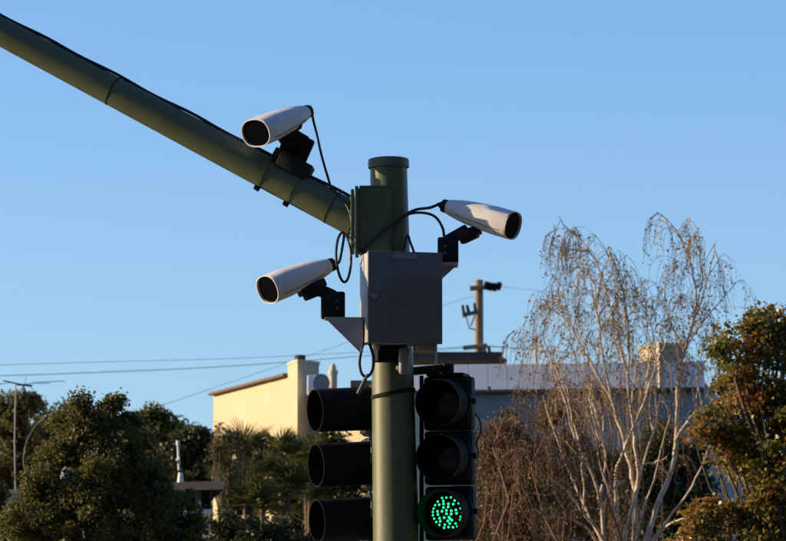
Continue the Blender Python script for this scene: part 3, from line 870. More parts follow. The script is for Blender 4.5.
# coping: separate clay pieces along the sloping top
wd = (A - B); nseg = 22
nrm = Vector((wd.y, -wd.x, 0)).normalized()
cp0 = MB().box(Vector(cb_['_o']), (wd.length / nseg * 0.97, 0.20, 0.055), bevel=0.02)
cpm = None
for i in range(nseg):
    c = B + wd * ((i + .5) / nseg) + Vector((0, 0, .04)) + nrm * .02
    if cpm is None:
        o = cp0.build('coping_tile', M['coping'], cb_); cpm = o.data
    else:
        o = bpy.data.objects.new('coping_tile', cpm); link(o, cb_)
    X = wd.normalized(); Yv = Vector((-X.y, X.x, 0)).normalized(); Z = X.cross(Yv)
    o.matrix_local = Matrix.Translation(c - Vector(cb_['_o'])) @ Matrix((X, Yv, Z)).transposed().to_4x4() @ Matrix.Rotation(rng.normal() * .02, 4, 'X')
# pier
YPf = YA - .9
p0 = P(288, 362, YPf + .7); p1 = P(297.5, 362, YPf); p2 = P(319, 363, YPf + .5); p3 = p2 + (p0 - p1)
mb = MB(); wallbox(mb, [p0, p1, p2, p3], 0, [p1.z] * 4); mb.build('pier', M['cream'], cb_)
mb = MB(); e = .02
cpt = [Vector((p.x, p.y, 0)) + (Vector((p.x, p.y, 0)) - Vector(((p1.x + p3.x) / 2, (p1.y + p3.y) / 2, 0))).normalized() * e for p in (p0, p1, p2, p3)]
vs0 = [(p.x, p.y) for p in cpt]
mb.add([(x, y, p1.z) for x, y in vs0] + [(x, y, p1.z + .05) for x, y in vs0], [(3, 2, 1, 0), (4, 5, 6, 7)] + [(i, (i + 1) % 4, 4 + (i + 1) % 4, 4 + i) for i in range(4)])
mb.build('pier_cap', M['tan'], cb_)
vc = P(300, 362, YPf + .3)
mb = MB(); mb.tube([vc - Vector((0, 0, .05)), vc + Vector((0, 0, .12))], .10, 14); mb.build('roof_vent', M['roofdark'], cb_, 40)
c = P(313.5, 385.5, YPf - .06); MB().box(c, (m(12.5, YPf), .2, m(20, YPf)), bevel=.02).build('wall_unit', M['fascia'], cb_)
# right wing beyond the pier, hidden by the signal hoods further right
q0 = P(309, 394, YPf + .35); q1 = P(372, 391, YPf - 1.0)
mb = MB(); wallbox(mb, [q0, q1, q1 + Vector((1.5, 7, 0)), q0 + Vector((1.5, 7, 0))], 0, [q0.z] * 4); mb.build('wing', M['cream'], cb_)
# little dish on the wing
dc = P(321.5, 383.5, YPf - .25)
rings = []
for (k, h) in ((.02, 0), (.5, .02), (.85, .05), (1, .075)):
    rings.append([dc + Vector((math.cos(2 * math.pi * j / 20) * .15 * k, -.2 * h - h * .5, math.sin(2 * math.pi * j / 20) * .17 * k)) for j in range(20)])
dd = thing('wall_dish', dc, 'small grey dish fixed beside the pier of the cream building', 'satellite dish')
MB().loft(rings, True, True).build('reflector', M['plate'], dd, 60)
MB().tube([dc, dc + Vector((-.06, .3, -.2)), dc + Vector((-.06, .5, -.5))], .02, 8).build('mount', M['steel'], dd)
# round chimney
ch = P(333, 384, YA + 2.0)
zt = P(333, 366, YA + 2).z
cm = thing('round_chimney', (ch.x, ch.y, q0.z - .3), 'round tan chimney pot rising behind the cream building', 'chimney')
mb = MB(); mb.tube([(ch.x, ch.y, q0.z - .3), (ch.x, ch.y, zt - .08)], m(4.2, YA + 2), 20); mb.build('flue', M['tan'], cm, 40)
mb = MB(); mb.tube([(ch.x, ch.y, zt - .16), (ch.x, ch.y, zt - .08)], m(5.0, YA + 2), 20); mb.build('collar', M['tan'], cm, 40)
mb = MB(); mb.tube([(ch.x, ch.y, zt - .08), (ch.x, ch.y, zt - .02), (ch.x, ch.y, zt + .04)], [m(3.0, YA + 2), m(3.2, YA + 2), m(1.5, YA + 2)], 16); mb.build('cowl', M['tan'], cm, 40)

# ------------------------------------------------------------------ white and grey building
YW = 88.0
W0 = P(412, 366, YW); W1 = P(705, 367.5, YW - 0.85)      # front turns slightly away from the sun
wdv = Vector((W1.x - W0.x, W1.y - W0.y, 0)); wl = wdv.length; wx = wdv.normalized(); wn = Vector((wx.y, -wx.x, 0))
wb = thing('flat_roofed_building', (W0.x, W0.y, 0), 'long grey building with a white panelled parapet behind the birch', 'building')
zt = W0.z; zb = P(412, 391.5, YW).z
mb = MB(); bk = -wn * 12
a = Vector((W0.x, W0.y, 0)) - wx * 0.4; b = a + wx * (wl + 0.4)
wallbox(mb, [a, b, b + bk, a + bk], 0, [zb + .1] * 4); mb.build('wall', M['greywall'], wb)
np_ = 16; pw = (wl + 0.4) / np_
pm = None
for i in range(np_):
    c = a + wx * (pw * (i + .5)) + wn * .10 + Vector((0, 0, (zt + zb) / 2))
    if pm is None:
        o = MB().box(Vector(wb['_o']), (pw - .007, .08, zt - zb), bevel=.008).build('parapet_panel', M['fascia'], wb); pm = o.data
    else:
        o = bpy.data.objects.new('parapet_panel', pm); link(o, wb)
    o.matrix_local = Matrix.Translation(c - Vector(wb['_o'])) @ Matrix((wx, -wn, Vector((0, 0, 1)))).transposed().to_4x4()
R3 = Matrix((wx, -wn, Vector((0, 0, 1)))).transposed()
mb = MB(); mb.box(a + wx * (wl + .4) / 2 + wn * .03 + Vector((0, 0, (zt + zb) / 2)), (wl + .3, .10, zt - zb - .03), R3); mb.build('parapet_back', M['roofgrey'], wb)
mb = MB(); mb.box(a + wx * (wl + .4) / 2 + wn * .09 + Vector((0, 0, zb - .03)), (wl + .4, .14, .05), R3); mb.build('drip_edge', M['roofgrey'], wb)
pv = P(489, 388, YW); MB().tube([P(489, 391, YW - .9 ), P(489, 386.5, YW - .9)], .035, 8).build('spout', M['roofdark'], wb)
# roof house with dark overhanging roof
yr = YW + 2.5
r0 = P(404, 356, yr); r1 = P(507, 357, yr)
zt2 = P(450, 353.5, yr).z
mb = MB()
mb.poly([P(404, 353, yr - 1), P(496, 354, yr - 1), P(507.5, 359.5, yr - 1), P(506, 361.5, yr - 1), P(404, 360, yr - 1)], (0, 5, 0))
mb.build('overhanging_roof', M['roofdark'], wb)
mb = MB(); mb.box((P(452, 364, yr + 1.3)), (m(100, yr), 3.2, m(10, yr)), None); mb.build('roof_house', M['roofdark'], wb)
# block on the roof at the right
yk = YW - .92
k0 = P(639.5, 347, yk + 1.1); k1 = P(659, 346, yk); k2 = P(683, 346.5, yk + .25); k3 = k2 + (k0 - k1)
mb = MB(); wallbox(mb, [k0, k1, k2, k3], zb, [k1.z] * 4); mb.build('stair_block', M['brick'], wb)
mb = MB(); cx = (k1 + k3) / 2
ks = [Vector((p.x, p.y, 0)) + (Vector((p.x, p.y, 0)) - Vector((cx.x, cx.y, 0))).normalized() * .06 for p in (k0, k1, k2, k3)]
mb.add([(p.x, p.y, k1.z + .001) for p in ks] + [(p.x, p.y, k1.z + .07) for p in ks], [(3, 2, 1, 0), (4, 5, 6, 7)] + [(i, (i + 1) % 4, 4 + (i + 1) % 4, 4 + i) for i in range(4)])
mb.build('stair_block_cap', M['tan'], wb)
# vent pipe on the roof
pb = P(536, 372, YW + 1.2); pt = P(536, 338.5, YW + 1.2)
vp = thing('vent_pipe', (pb.x, pb.y, pb.z), 'slim steel vent pipe with a bright cap above the white parapet', 'vent pipe')
MB().tube([Vector((pb.x, pb.y, zb)), Vector((pb.x, pb.y, pt.z))], m(1.9, YW), 12).build('pipe', M['alu'], vp, 40)
MB().tube([Vector((pb.x, pb.y, pt.z - .06)), Vector((pb.x, pb.y, pt.z + .03))], m(2.5, YW), 12).build('pipe_cap', M['whitepaint'], vp, 40)
# windows low on the grey wall so the building reads from other sides
for i in range(6):
    c = a + wx * (.8 + i * .95) + Vector((0, 0, 2.6))
    wnd = MB().box(c + wn * .02, (.6, .1, 1.3), R3).build('window', M['glass'], wb)
    MB().box(c + wn * .06, (.66, .06, .06), R3).build('window_frame', M['whitepaint'], wnd)

# ------------------------------------------------------------------ low house on the left, chimneys, antenna, dish
YH = 64.0
h0 = P(60, 480, YH + 1); h1 = P(224, 481, YH)
hs = thing('low_house', (h0.x, h0.y, 0), 'low lilac grey house half hidden between dark bush and palms', 'house')
mb = MB(); wallbox(mb, [h0 + Vector((.2, .25, 0)), h1 + Vector((-.2, .25, 0)), h1 + Vector((-.9, 7, 0)), h0 + Vector((-.5, 7, 0))], 0, [h1.z - .05] * 4); mb.build('wall', M['purplewall'], hs)
mb = MB(); wallbox(mb, [h0, h1, h1 + Vector((-.8, 7.3, 0)), h0 + Vector((-.8, 7.3, 0))], h1.z - .12, [h1.z] * 4); mb.build('roof', M['roofgrey'], hs)
for px in (206, 190):
    c = P(px, 500, YH + .22); wnd = MB().box(c, (m(10, YH), .08, m(22, YH)), None, bevel=.005).build('window', M['glass'], hs)
    MB().box(c + Vector((0, -.05, -m(12, YH))), (m(12, YH), .1, .06)).build('window_sill', M['whitepaint'], wnd)
vb = P(180.5, 474, YH + .6); vt = P(177.5, 441, YH + .6)
v2 = thing('roof_vent', (vb.x, vb.y, h1.z), 'white roof vent pipe with knobbed cap on the low house', 'vent pipe')
MB().tube([Vector((vb.x, vb.y, h1.z)), Vector((vb.x, vb.y, P(180, 470, YH).z))], [m(3.6, YH), m(2.2, YH)], 12).build('flashing', M['whitepaint'], v2, 40)
MB().tube([P(179, 470, YH + .6), P(178, 446, YH + .6)], m(1.2, YH), 10).build('pipe', M['whitepaint'], v2, 40)
MB().tube([P(176.5, 461.5, YH + .55), P(180, 460, YH + .55)], m(2.6, YH), 10).build('joint', M['whitepaint'], v2, 40)
MB().tube([P(178, 445.5, YH + .6), P(177.8, 440.5, YH + .6)], m(1.8, YH), 10).build('pipe_cap', M['whitepaint'], v2, 40)

YQ = 66.0
g0 = P(-60, 516, YQ); g1 = P(44, 516, YQ)
h2 = thing('corner_house', (g0.x, g0.y, 0), 'house at the left edge carrying the pale chimney, hidden by shrubs', 'house')
mb = MB(); wallbox(mb, [g0, g1, g1 + Vector((0, 6, 0)), g0 + Vector((0, 6, 0))], 0, [g1.z - .1] * 4); mb.build('wall', M['purplewall'], h2)
mb = MB(); wallbox(mb, [g0 + Vector((-.3, -.3, 0)), g1 + Vector((.3, -.3, 0)), g1 + Vector((.3, 6.3, 0)), g0 + Vector((-.3, 6.3, 0))], g1.z - .1, [g1.z] * 4); mb.build('roof', M['roofgrey'], h2)
cc = P(12, 494, YQ + .6)
mb = MB(); mb.box(Vector((cc.x, cc.y, (cc.z + g1.z) / 2 - .1)), (m(12, YQ), .3, cc.z - g1.z + .2), bevel=.01); chm = mb.build('chimney', M['brick'], h2)
MB().box(Vector((cc.x, cc.y, cc.z + .02)), (m(15, YQ), .36, .06), bevel=.01).build('chimney_cap', M['brick'], chm)
chm['label'] = 'pale square chimney with flat cap'
an = thing('antenna_mast', (cc.x + .05, cc.y, cc.z), 'thin television antenna mast with boom and rods above the left trees', 'antenna')
yq = cc.y
MB().tube([Vector((cc.x + .05, yq, cc.z + .045)), P(14.6, 440, yq), P(15.6, 384, yq)], [m(.65, YQ)] * 3, 8).build('mast', M['alu'], an, 40)
MB().tube([P(3.5, 380.8, yq - .3), P(31, 386.5, yq + .3)], m(.7, YQ), 8).build('boom', M['cablegrey'], an, 40)
MB().tube([P(17, 384.5, yq), P(32, 385.8, yq + .1)], m(1.0, YQ), 8).build('boom_box', M['cablegrey'], an, 40)
for (xa, ya, xb, yb2) in ((22, 391.5, 26.5, 376), (-8, 385.5, 14, 382), (31, 382.5, 65, 381), (2, 383.5, -22, 385), (24, 384, 50, 383)):
    MB().tube([P(xa, ya, yq + .1), P(xb, yb2, yq + .25)], m(.35, YQ), 6).build('rod', M['alu'], an, 40)
for (xa, ya, xb, yb2) in ((23, 386, 27.5, 395),):
    MB().tube([P(xa, ya, yq + .1), P(xb, yb2, yq + .25)], m(.9, YQ), 6).build('rod', M['cablegrey'], an, 40)

# satellite dish behind the antenna: dark bowl with pale rim
YD = 68.0
dc = P(59, 452, YD); rad = m(43, YD)
ds = thing('satellite_dish', (dc.x, dc.y + .3, 0), 'big open mesh satellite dish with a thin pale rim, left of the bush', 'satellite dish')
nd = Vector((-.5, -.85, .18)).normalized()
sx_ = nd.cross(Vector((0, 0, 1))).normalized(); uz = sx_.cross(nd).normalized()
rings = []
for (k, h) in ((.02, -.20), (.35, -.17), (.65, -.11), (.85, -.055), (1, 0)):
    rings.append([dc + nd * (h * rad * 1.6) + (sx_ * math.cos(2 * math.pi * j / 40) + uz * math.sin(2 * math.pi * j / 40)) * rad * k for j in range(40)])
mb = MB()
for j in range(0, 40, 2): mb.tube([rg[j] for rg in rings], .007, 4)
for rg in rings[1:4]: mb.tube([rg[j % 40] for j in range(41)], .006, 4, False)
bw = mb.build('mesh_bowl', M['mesh'], ds); bw['kind'] = 'stuff'
MB().tube([rings[-1][j % 40] for j in range(41)], m(.5, YD), 6, False).build('rim', M['alu'], ds, 60)
MB().tube([dc - nd * .3, Vector((dc.x, dc.y + .3, dc.z - .6)), Vector((dc.x, dc.y + .3, 0))], .06, 10).build('post', M['steel'], ds, 40)

# ------------------------------------------------------------------ utility pole and lines
YU = 112.0
ut = P(479, 280, YU); ub = Vector((ut.x - .05, ut.y, 0))
up_ = thing('utility_pole', ub, 'weathered wooden utility pole with dark insulators above the roof', 'utility pole')
MB().tube([ub - Vector((0, 0, .1)), ub.lerp(ut, .5), ut], [.19, .15, m(4.2, YU)], 18).build('post', M['wood'], up_, 40)
mb = MB(); fat_link(mb, P(469.5, 288.5, YU - .15), P(500, 286, YU - .15), .12, .11, DEP); ca = mb.build('crossarm', M['wood'], up_)
for (px, py, a_) in ((486, 285.5, .3), (490, 286.5, .5), (494.5, 287, .3), (498.5, 286, .5)):
    mb = MB()
    b0 = P(px - 1, py + 4, YU - .28); b1 = P(px + 1.6, py - 4, YU - .28); d_ = b1 - b0
    mb.tube([b0 + d_ * (i / 8) for i in range(9)], [.05, .09, .05, .09, .05, .09, .05, .085, .03], 10)
    mb.build('insulator', M['insul'], ca, 50)
mb = MB(); fat_link(mb, P(463, 315, YU - .15), P(478, 312, YU - .15), .10, .1, DEP); mb.build('crossarm', M['wood'], up_)
for (px, py, h_) in ((463.5, 311, 12), (468, 309, 8), (475.2, 308.5, 11)):
    mb = MB(); mb.tube([P(px - 1, py - h_ / 2, YU - .3), P(px + .8, py + h_ / 2, YU - .3)], [.035, .05], 10); mb.build('fuse_cutout', M['insul'], up_, 40)
for (pa, pb2) in (((466, 316), (469, 328)), ((475, 315), (471, 326)), ((469, 328), (476, 330))):
    MB().tube([P(*pa, YU - .3), P(*pb2, YU - .3)], .018, 6).build('jumper', M['wood'], up_)
mb = MB(); fat_link(mb, P(462.5, 348, YU - .15), P(487.5, 345.5, YU - .15), .11, .1, DEP); mb.build('crossarm', M['wood'], up_)
for (px, py) in ((484, 350), (488.5, 350)):
    mb = MB(); mb.tube([P(px, py - 4, YU - .3), P(px + 1.5, py + 4, YU - .3)], .04, 8); mb.build('splice', M['insul'], up_)
def wire(label, pts, r):
    pp = [P(x, y, Y) for x, y, Y in pts]
    o = MB().tube(smoothpath(pp, 8), r, 6).build('power_line', M['wire'], None, 60, origin=pp[0])
    tag(o, label, 'power line', 'overhead lines')
wire('upper of the two near-level lines running left from the utility pole', [(-900, 372, 70), (-400, 374, 84), (-60, 366.5, 96), (120, 361.5, 100), (240, 358.2, 104), (357, 352.5, 108), (464, 346.8, 111.8)], .005)
wire('lower thicker line running left from the utility pole across the sky', [(-900, 382, 70), (-400, 385, 84), (-60, 377.5, 96), (120, 371.5, 100), (240, 365.5, 104), (357, 356.5, 108), (465, 347.6, 111.8)], .008)
wire('thin line slanting down left from the utility pole towards the cream building', [(130, 416, 96), (240, 379, 102), (345, 343, 107), (440, 306.5, 110.5), (475, 296, 111.8)], .0045)
wire('thick line running right from the low crossarm behind the birch', [(486, 346, 111.8), (530, 349.5, 111), (580, 354, 109), (690, 365, 106), (860, 381, 102), (1500, 400, 88)], .014)
wire('thin upper line running right from the dark insulators behind the birch', [(499, 286.5, 111.7), (560, 292.5, 110), (680, 302, 107), (860, 315, 102), (1500, 345, 88)], .006)

# ------------------------------------------------------------------ weeping birch
YT = 52.0
def jit(px, n): return [rng.normal() * px for _ in range(n)]
birch_base = P(632, 700, YT); birch_base.z = 0
br = thing('weeping_birch', birch_base, 'pale many-stemmed weeping birch with fine hanging twigs', 'tree')
stems = {   # photo pixels of the stems, depth end offset in metres, start/end radius px
 'a': ([(640, 560), (654, 516), (662, 496), (670, 474), (675, 453), (677, 420), (678, 390), (681, 365), (687, 345), (693, 322), (696, 300), (692, 270), (687, 250), (678, 234), (667, 219), (657, 212)], .3, 4.2, .55),
 'b': ([(622, 560), (625, 536), (630, 518), (637, 487), (638, 465), (634, 442), (633, 424), (629, 400), (628, 375), (629, 350), (628, 322), (622, 285), (614, 262), (606, 250)], -.4, 3.8, .5),
 'c': ([(634, 560), (635, 509), (632, 476), (627, 453), (624, 436), (617, 420), (610, 396), (600, 378), (589, 360), (573, 329), (565, 308), (555, 301), (545, 302)], .5, 3.6, .5),
 'd': ([(619, 560), (617, 509), (615, 474), (620, 458), (627, 440), (640, 412), (650, 385), (655, 365), (655, 340), (650, 318)], -.7, 3.0, .5),
 'e': ([(604, 560), (602, 514), (597, 487), (587, 462), (573, 431), (566, 404), (556, 375), (545, 340)], -.5, 2.8, .6),
 'f': ([(612, 560), (601, 536), (582, 512), (569, 494), (550, 478), (534, 470), (512, 448)], -.9, 2.6, .7),
 'g': ([(606, 560), (591, 533), (579, 523), (562, 518), (546, 517), (530, 505)], -1.0, 2.0, .6),
 'h': ([(648, 548), (664, 528), (675, 522), (690, 516), (712, 503)], -.6, 2.2, .7),
 'i': ([(669, 475), (660, 467), (650, 463), (640, 466)], -.2, 1.6, .7),
 'j': ([(652, 464), (658, 461), (662, 460), (667, 456)], -.25, 1.0, .6),
 'k': ([(600, 515), (606, 500), (615, 488), (626, 480)], -.3, 1.7, .8),
 'l': ([(599, 500), (604, 478), (606, 455), (600, 430), (594, 405), (586, 380)], .6, 2.0, .6),
 'm': ([(628, 380), (620, 345), (610, 305), (600, 270), (586, 246), (568, 229), (552, 231)], .3, 1.9, .4),
 'n': ([(684, 350), (672, 325), (664, 295), (668, 268)], .7, 1.6, .4),
 'o': ([(694, 320), (704, 290), (712, 262), (716, 240)], -.5, 1.5, .4),
 'p': ([(610, 396), (603, 350), (596, 310), (590, 280)], -.6, 1.8, .4),
 'q': ([(690, 340), (705, 318), (722, 298), (735, 285)], .4, 1.3, .4),
 'r': ([(676, 440), (690, 418), (702, 405), (712, 385), (718, 360)], -.6, 2.2, .6),
 's': ([(637, 487), (645, 455), (655, 425), (660, 395)], .6, 1.8, .6),
 'v': ([(646, 552), (668, 520), (688, 492), (702, 465), (711, 440), (716, 415)], -.9, 2.2, .6),
 'w': ([(606, 552), (588, 515), (572, 478), (560, 448), (549, 420), (542, 395)], .3, 2.0, .5),
 'x': ([(620, 530), (610, 495), (600, 462), (596, 440), (588, 415)], -.8, 1.9, .6),
 'y': ([(636, 535), (647, 500), (656, 474), (661, 445), (670, 415)], -.9, 1.9, .6),
 'z': ([(612, 556), (596, 545), (575, 541), (556, 536), (538, 526)], -1.1, 1.8, .6),
 't': ([(583, 513), (584, 490), (582, 465), (584, 452)], -.4, 1.9, 1.0),
 'u': ([(566, 404), (556, 380), (549, 360), (541, 345), (532, 338)], .2, 1.2, .5),
}
mbt = MB()
spath = {}
for kx, (pp, dz, r0, r1) in stems.items():
    n = len(pp)
    pts = [P(x + rng.normal() * .5, y, YT + dz * (i / (n - 1)) ** 1.2 * 1.0) for i, (x, y) in enumerate(pp)]
    sp = smoothpath(pts, 4); k = len(sp)
    sp = [q + Vector(rng.normal(size=3)) * .004 for q in sp]
    mbt.tube(sp, [m(.76 * (r0 + (r1 - r0) * (i / (k - 1)) ** .8), YT) for i in range(k)], 9)
    spath[kx] = sp
for kx, bx in (('a', 9), ('b', -8), ('c', 2), ('d', -3), ('e', -14), ('f', -10), ('g', -12), ('h', 12)):
    top = spath[kx][0]
    g_ = birch_base + Vector((m(bx, YT), rng.normal() * .1, -.05))
    mbt.tube(smoothpath([g_, g_.lerp(top, .5) + Vector((m(bx * .6, YT), 0, 0)), top], 4), [m(4.6, YT)] * 4 + [m(stems[kx][2] * .76 + .3, YT)] * 5, 9)
PRX2 = [500, 520, 545, 552, 575, 600, 625, 638, 650, 662, 690, 705, 722, 745, 775]
PRY2 = [345, 318, 298, 236, 230, 250, 266, 290, 226, 214, 222, 240, 256, 284, 330]
def pix(p):
    r = p - Vector((0, 0, EYE)); zc = r.y * CP + r.z * SP
    return 393 + F * r.x / zc, 270.5 - F * (r.z * CP - r.y * SP) / zc
for kx in 'abcdelmprs':                 # thinner upright side stems
    sp = spath[kx]; k = len(sp) - 1
    for j in range(4):
        i = int(k * rng.uniform(.35, .85)); t_ = (sp[i + 1] - sp[i]).normalized()
        d = (t_ * .7 + Vector((rng.normal() * .35, rng.normal() * .35, .75))).normalized()
        L_ = rng.uniform(.5, 1.1); e_ = sp[i] + d * L_
        x_, y_ = pix(e_); lim_ = np.interp(x_, PRX2, PRY2) + 14
        if y_ < lim_: e_ = e_ - Vector((0, 0, m(min(lim_ - y_, 60), YT)))
        side_ = limb(mbt, sp[i], e_, m(.95, YT), m(.3, YT), 5, 6, .06)
        spath[kx + str(j)] = side_
mbt.build('trunk', M['birchbark'], br, 70)

SR = .0030
PRX, PRY = PRX2, PRY2
USEP = True
def pix(p):
    r = p - Vector((0, 0, EYE)); zc = r.y * CP + r.z * SP
    return 393 + F * r.x / zc, 270.5 - F * (r.z * CP - r.y * SP) / zc
def above(p, slack=0):
    if not USEP: return False
    x, y = pix(p); return y < np.interp(x, PRX, PRY) + slack
twv = MB(); leafC = []
def strand(p, L, sway, r=0.0032, leafp=.55, start=None):
    if above(p, -16): return []
    k = 6; pts = [p.copy()]; d = start if start is not None else Vector((rng.normal() * .5, rng.normal() * .5, .2))
    d = d.normalized(); step = L / k
    for i in range(k):
        d = (d * .62 + Vector((sway.x + rng.normal() * .10, sway.y + rng.normal() * .10, -.55))).normalized()
        p = p + d * step
        pts.append(p)
        for _ in range(2):
            if rng.random() < leafp:
                leafC.append(np.array(p) + rng.normal(size=3) * .022)
    twv.tube(pts, [r * (1 - .55 * i / k) for i in range(k + 1)], 3, False)
    return pts
def weep_branch(p, d, L, r, nst, slen, leafp):
    """arching side branch that ends hanging"""
    k = 9; pts = [p.copy()]; step = L / k; slk = 3 - abs(rng.normal()) * 9
    for i in range(k):
        d = (d + Vector((rng.normal() * .10, rng.normal() * .10, -.17 * (i / k) * 2.0))).normalized()
        if above(p + d * step, slk): d = Vector((d.x, d.y, -abs(d.z) - .15)).normalized()
        p = p + d * step; pts.append(p.copy())
    twv.tube(pts, [r * (1 - .7 * i / k) for i in range(k + 1)], 4, False)
    for _ in range(nst):
        i = int(rng.integers(2, k + 1)); q = pts[i]
        dd = (pts[i] - pts[i - 1]).normalized()
        st = (dd + Vector((rng.normal() * .5, rng.normal() * .5, .1 + rng.normal() * .3))).normalized()
        strand(q, slen * rng.uniform(.45, 1.3), Vector((rng.normal() * .05, rng.normal() * .05, 0)), r=SR, leafp=leafp, start=st)
    return pts
# upper crown
crown_stems = [('a', .52, 1, 24), ('b', .55, 1, 22), ('c', .50, 1, 22), ('d', .5, 1, 14), ('m', .15, 1, 20), ('n', .2, 1, 9), ('o', .1, 1, 12), ('p', .1, 1, 16), ('q', .2, 1, 9), ('e', .6, 1, 9), ('u', .1, 1, 6), ('l', .6, 1, 6), ('r', .5, 1, 8), ('s', .5, 1, 5)]
for kx, t0, t1, nb in crown_stems:
    sp = spath[kx]; k = len(sp) - 1
    for j in range(int(nb * .62)):
        t = t0 + (t1 - t0) * rng.random() ** .9
        i = min(int(t * k), k - 1)
        dirn = (sp[i + 1] - sp[i]).normalized()
        an_ = rng.uniform(0, 6.28)
        out = Vector((math.cos(an_), math.sin(an_), 0))
        d = (dirn * .5 + out * .75 + Vector((0, 0, .55))).normalized()
        weep_branch(sp[i], d, rng.uniform(.28, .62), .0055, int(rng.integers(5, 9)), .50, .38)
for kx in [q for q in spath if len(q) > 1]:
    sp = spath[kx]; k = len(sp) - 1
    if sp[-1].z < P(600, 400, YT).z: continue
    for j in range(3):
        i = int(rng.integers(2, k)); an_ = rng.uniform(0, 6.28)
        weep_branch(sp[i], Vector((math.cos(an_) * .6, math.sin(an_) * .6, .8)).normalized(), rng.uniform(.2, .5), .005, int(rng.integers(4, 7)), .45, .38)
for kx in ('a', 'c', 'm'):               # tips hang over
    sp = spath[kx]
    for _ in range(5):
        strand(sp[-1 - int(rng.integers(0, 4))], rng.uniform(.3, .7), Vector((-.03, 0, 0)), leafp=.5, start=Vector((-.8, 0, -.1)))
# long hanging curtains at the left
for (px, py) in ((545, 302), (552, 301), (560, 304), (532, 338), (538, 342), (547, 330), (553, 345), (566, 320), (570, 350), (578, 340)):
    for _ in range(6):
        strand(P(px + rng.normal() * 4, py + rng.normal() * 4, YT + rng.normal() * .4), rng.uniform(.4, .95), Vector((-.05, 0, 0)), leafp=.32, start=Vector((rng.normal() * .5 - .5, rng.normal() * .5, .1)))
tg = twv.build('twigs', M['birchtwig'], br); tg['kind'] = 'stuff'
quads('crown', leaf_quads(np.array(leafC), .036, -.2, .55, droop=1.4), 4, L_birch, br)

# ------------------------------------------------------------------ russet twiggy shrubs under the birch
def twig_shrub(label, base_px, Y, tops, nst, slen, mt_t, lm, leafp, lsize=.028):
    global twv, leafC, SR, USEP
    USEP = False
    SR = .0022
    twv = MB(); leafC = []
    base = P(base_px, 700, Y); base.z = 0
    root = thing('twiggy_shrub', base, label, 'shrub', 'russet twiggy shrubs under the birch')
    mb = MB()
    for (px, py) in tops:
        tpnt = P(px, py, Y + rng.normal() * .5)
        b0 = base + Vector((rng.normal() * .25, rng.normal() * .25, -.05))
        pts = limb(mb, b0, tpnt, .030, .006, 6, 9, .07)
        for q in range(nst):
            i = int(rng.integers(4, 10)); an_ = rng.uniform(0, 6.28)
            d = Vector((math.cos(an_) * .8, math.sin(an_) * .8, .7)).normalized()
            weep_branch(pts[i], d, rng.uniform(.25, .6), .006, int(rng.integers(5, 9)), slen, leafp)
    mb.build('trunk', M[mt_t], root, 60)
    tg = twv.build('twigs', M[mt_t], root); tg['kind'] = 'stuff'
    quads('crown', leaf_quads(np.array(leafC), lsize, -.1, .6, droop=.8), 4, lm, root)
twig_shrub('russet twiggy shrub right beside the lit signal head', 505, 50, [(492, 430), (505, 415), (520, 425), (500, 460), (515, 470), (488, 480), (528, 455)], 12, .55, 'redtwig', L_rust, .75)
twig_shrub('russet twiggy shrub left of the birch stems, against the grey wall', 558, 50.5, [(540, 400), (555, 385), (570, 395), (585, 405), (548, 430), (565, 440), (595, 425), (535, 450)], 14, .55, 'redtwig', L_rust, .6)
twig_shrub('thin brown twiggy shrub behind the birch stems', 615, 56, [(600, 400), (620, 395), (640, 400), (610, 430), (650, 420), (665, 430), (630, 440)], 12, .5, 'redtwig', L_rust, .5)
leafy_tree('garden_shrub', 'yellow green shrub with a leafy tip before the grey wall', 53, 512,
    [(508, 415, 9, 0), (514, 430, 12, 0), (500, 440, 12, 0), (520, 455, 16, 0), (500, 480, 20, 0), (530, 500, 26, 0), (495, 520, 26, 0), (520, 560, 40, 0)], 110, 40, .14, .055, L_yel, cat='shrub', trunk_r=.04, nl=30)
leafy_tree('garden_shrub', 'dark green shrub behind the birch stems', 60, 650,
    [(650, 455, 22, 0), (665, 440, 16, 0), (675, 470, 26, 0), (640, 480, 26, 0), (655, 510, 36, 0), (690, 500, 30, 0), (625, 520, 30, 0), (650, 570, 60, 0), (600, 470, 18, 0), (690, 460, 22, 0)], 300, 75, .19, .065, L_dark, cat='shrub', trunk_r=.06, nl=30)
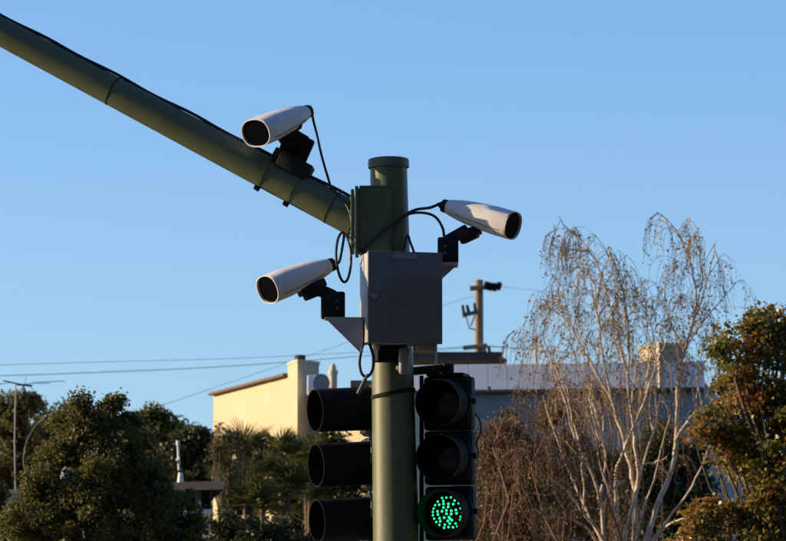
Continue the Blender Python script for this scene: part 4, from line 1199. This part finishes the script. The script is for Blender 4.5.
leafy_tree('garden_shrub', 'low dark shrub behind the russet twigs', 61, 550,
    [(540, 500, 26, 0), (575, 510, 26, 0), (510, 510, 24, 0), (485, 500, 20, 0), (600, 520, 26, 0), (550, 560, 50, 0), (490, 560, 40, 0), (555, 470, 18, 0), (495, 465, 16, 0), (525, 480, 18, 0)], 260, 75, .19, .065, L_dark, cat='shrub', trunk_r=.06, nl=30)

leafy_tree('russet_shrub', 'soft reddish brown shrub close to the right signal head', 50.6, 500,
    [(490, 440, 12, 0), (503, 432, 12, 0), (492, 465, 16, 0), (512, 460, 16, 0), (528, 450, 12, 0), (495, 495, 20, 0), (520, 495, 22, 0), (485, 525, 20, 0), (515, 535, 26, 0), (505, 575, 40, 0)], 260, 60, .16, .04, L_rust, cat='shrub', trunk_r=.03, nl=40, droop=1.0)
leafy_tree('russet_shrub', 'soft reddish brown shrub under the left side of the birch', 55.5, 565,
    [(548, 415, 12, 0), (562, 405, 12, 0), (580, 412, 12, 0), (552, 440, 15, 0), (575, 440, 16, 0), (545, 470, 18, 0), (570, 478, 20, 0), (595, 470, 14, 0), (550, 510, 24, 0), (582, 515, 24, 0), (565, 560, 44, 0)], 260, 55, .16, .04, L_rust, cat='shrub', trunk_r=.03, nl=40, droop=1.0)

# ------------------------------------------------------------------ sweetgum on the right
leafy_tree('sweetgum_tree', 'leafy green tree turning orange and red at the right edge', 44, 812,
    [(766, 314, 9, .2), (778, 316, 10, 0), (752, 320, 9, 0), (765, 326, 14, .2), (748, 334, 13, 0), (728, 342, 12, 0), (780, 335, 16, 0), (718, 352, 9, -.2), (760, 355, 22, 0), (735, 370, 18, 0), (725, 395, 16, .3), (755, 395, 26, 0), (785, 380, 26, 0),
     (705, 428, 14, 0), (716, 420, 16, 0), (740, 430, 26, .2), (770, 440, 32, 0), (800, 420, 40, 0), (710, 455, 15, 0), (735, 465, 20, .4), (775, 480, 30, 0), (715, 515, 20, 0), (740, 515, 26, 0), (775, 525, 34, 0), (700, 545, 26, 0), (745, 560, 44, 0), (800, 500, 44, 0), (800, 580, 60, 0), (730, 600, 50, 0)],
    640, 62, .15, .046, L_gum, trunk_r=.10, nl=75, split=.55, aspect=.75)

for o in bpy.data.objects:
    for kx in ('_o', '_own'):
        if kx in o: del o[kx]
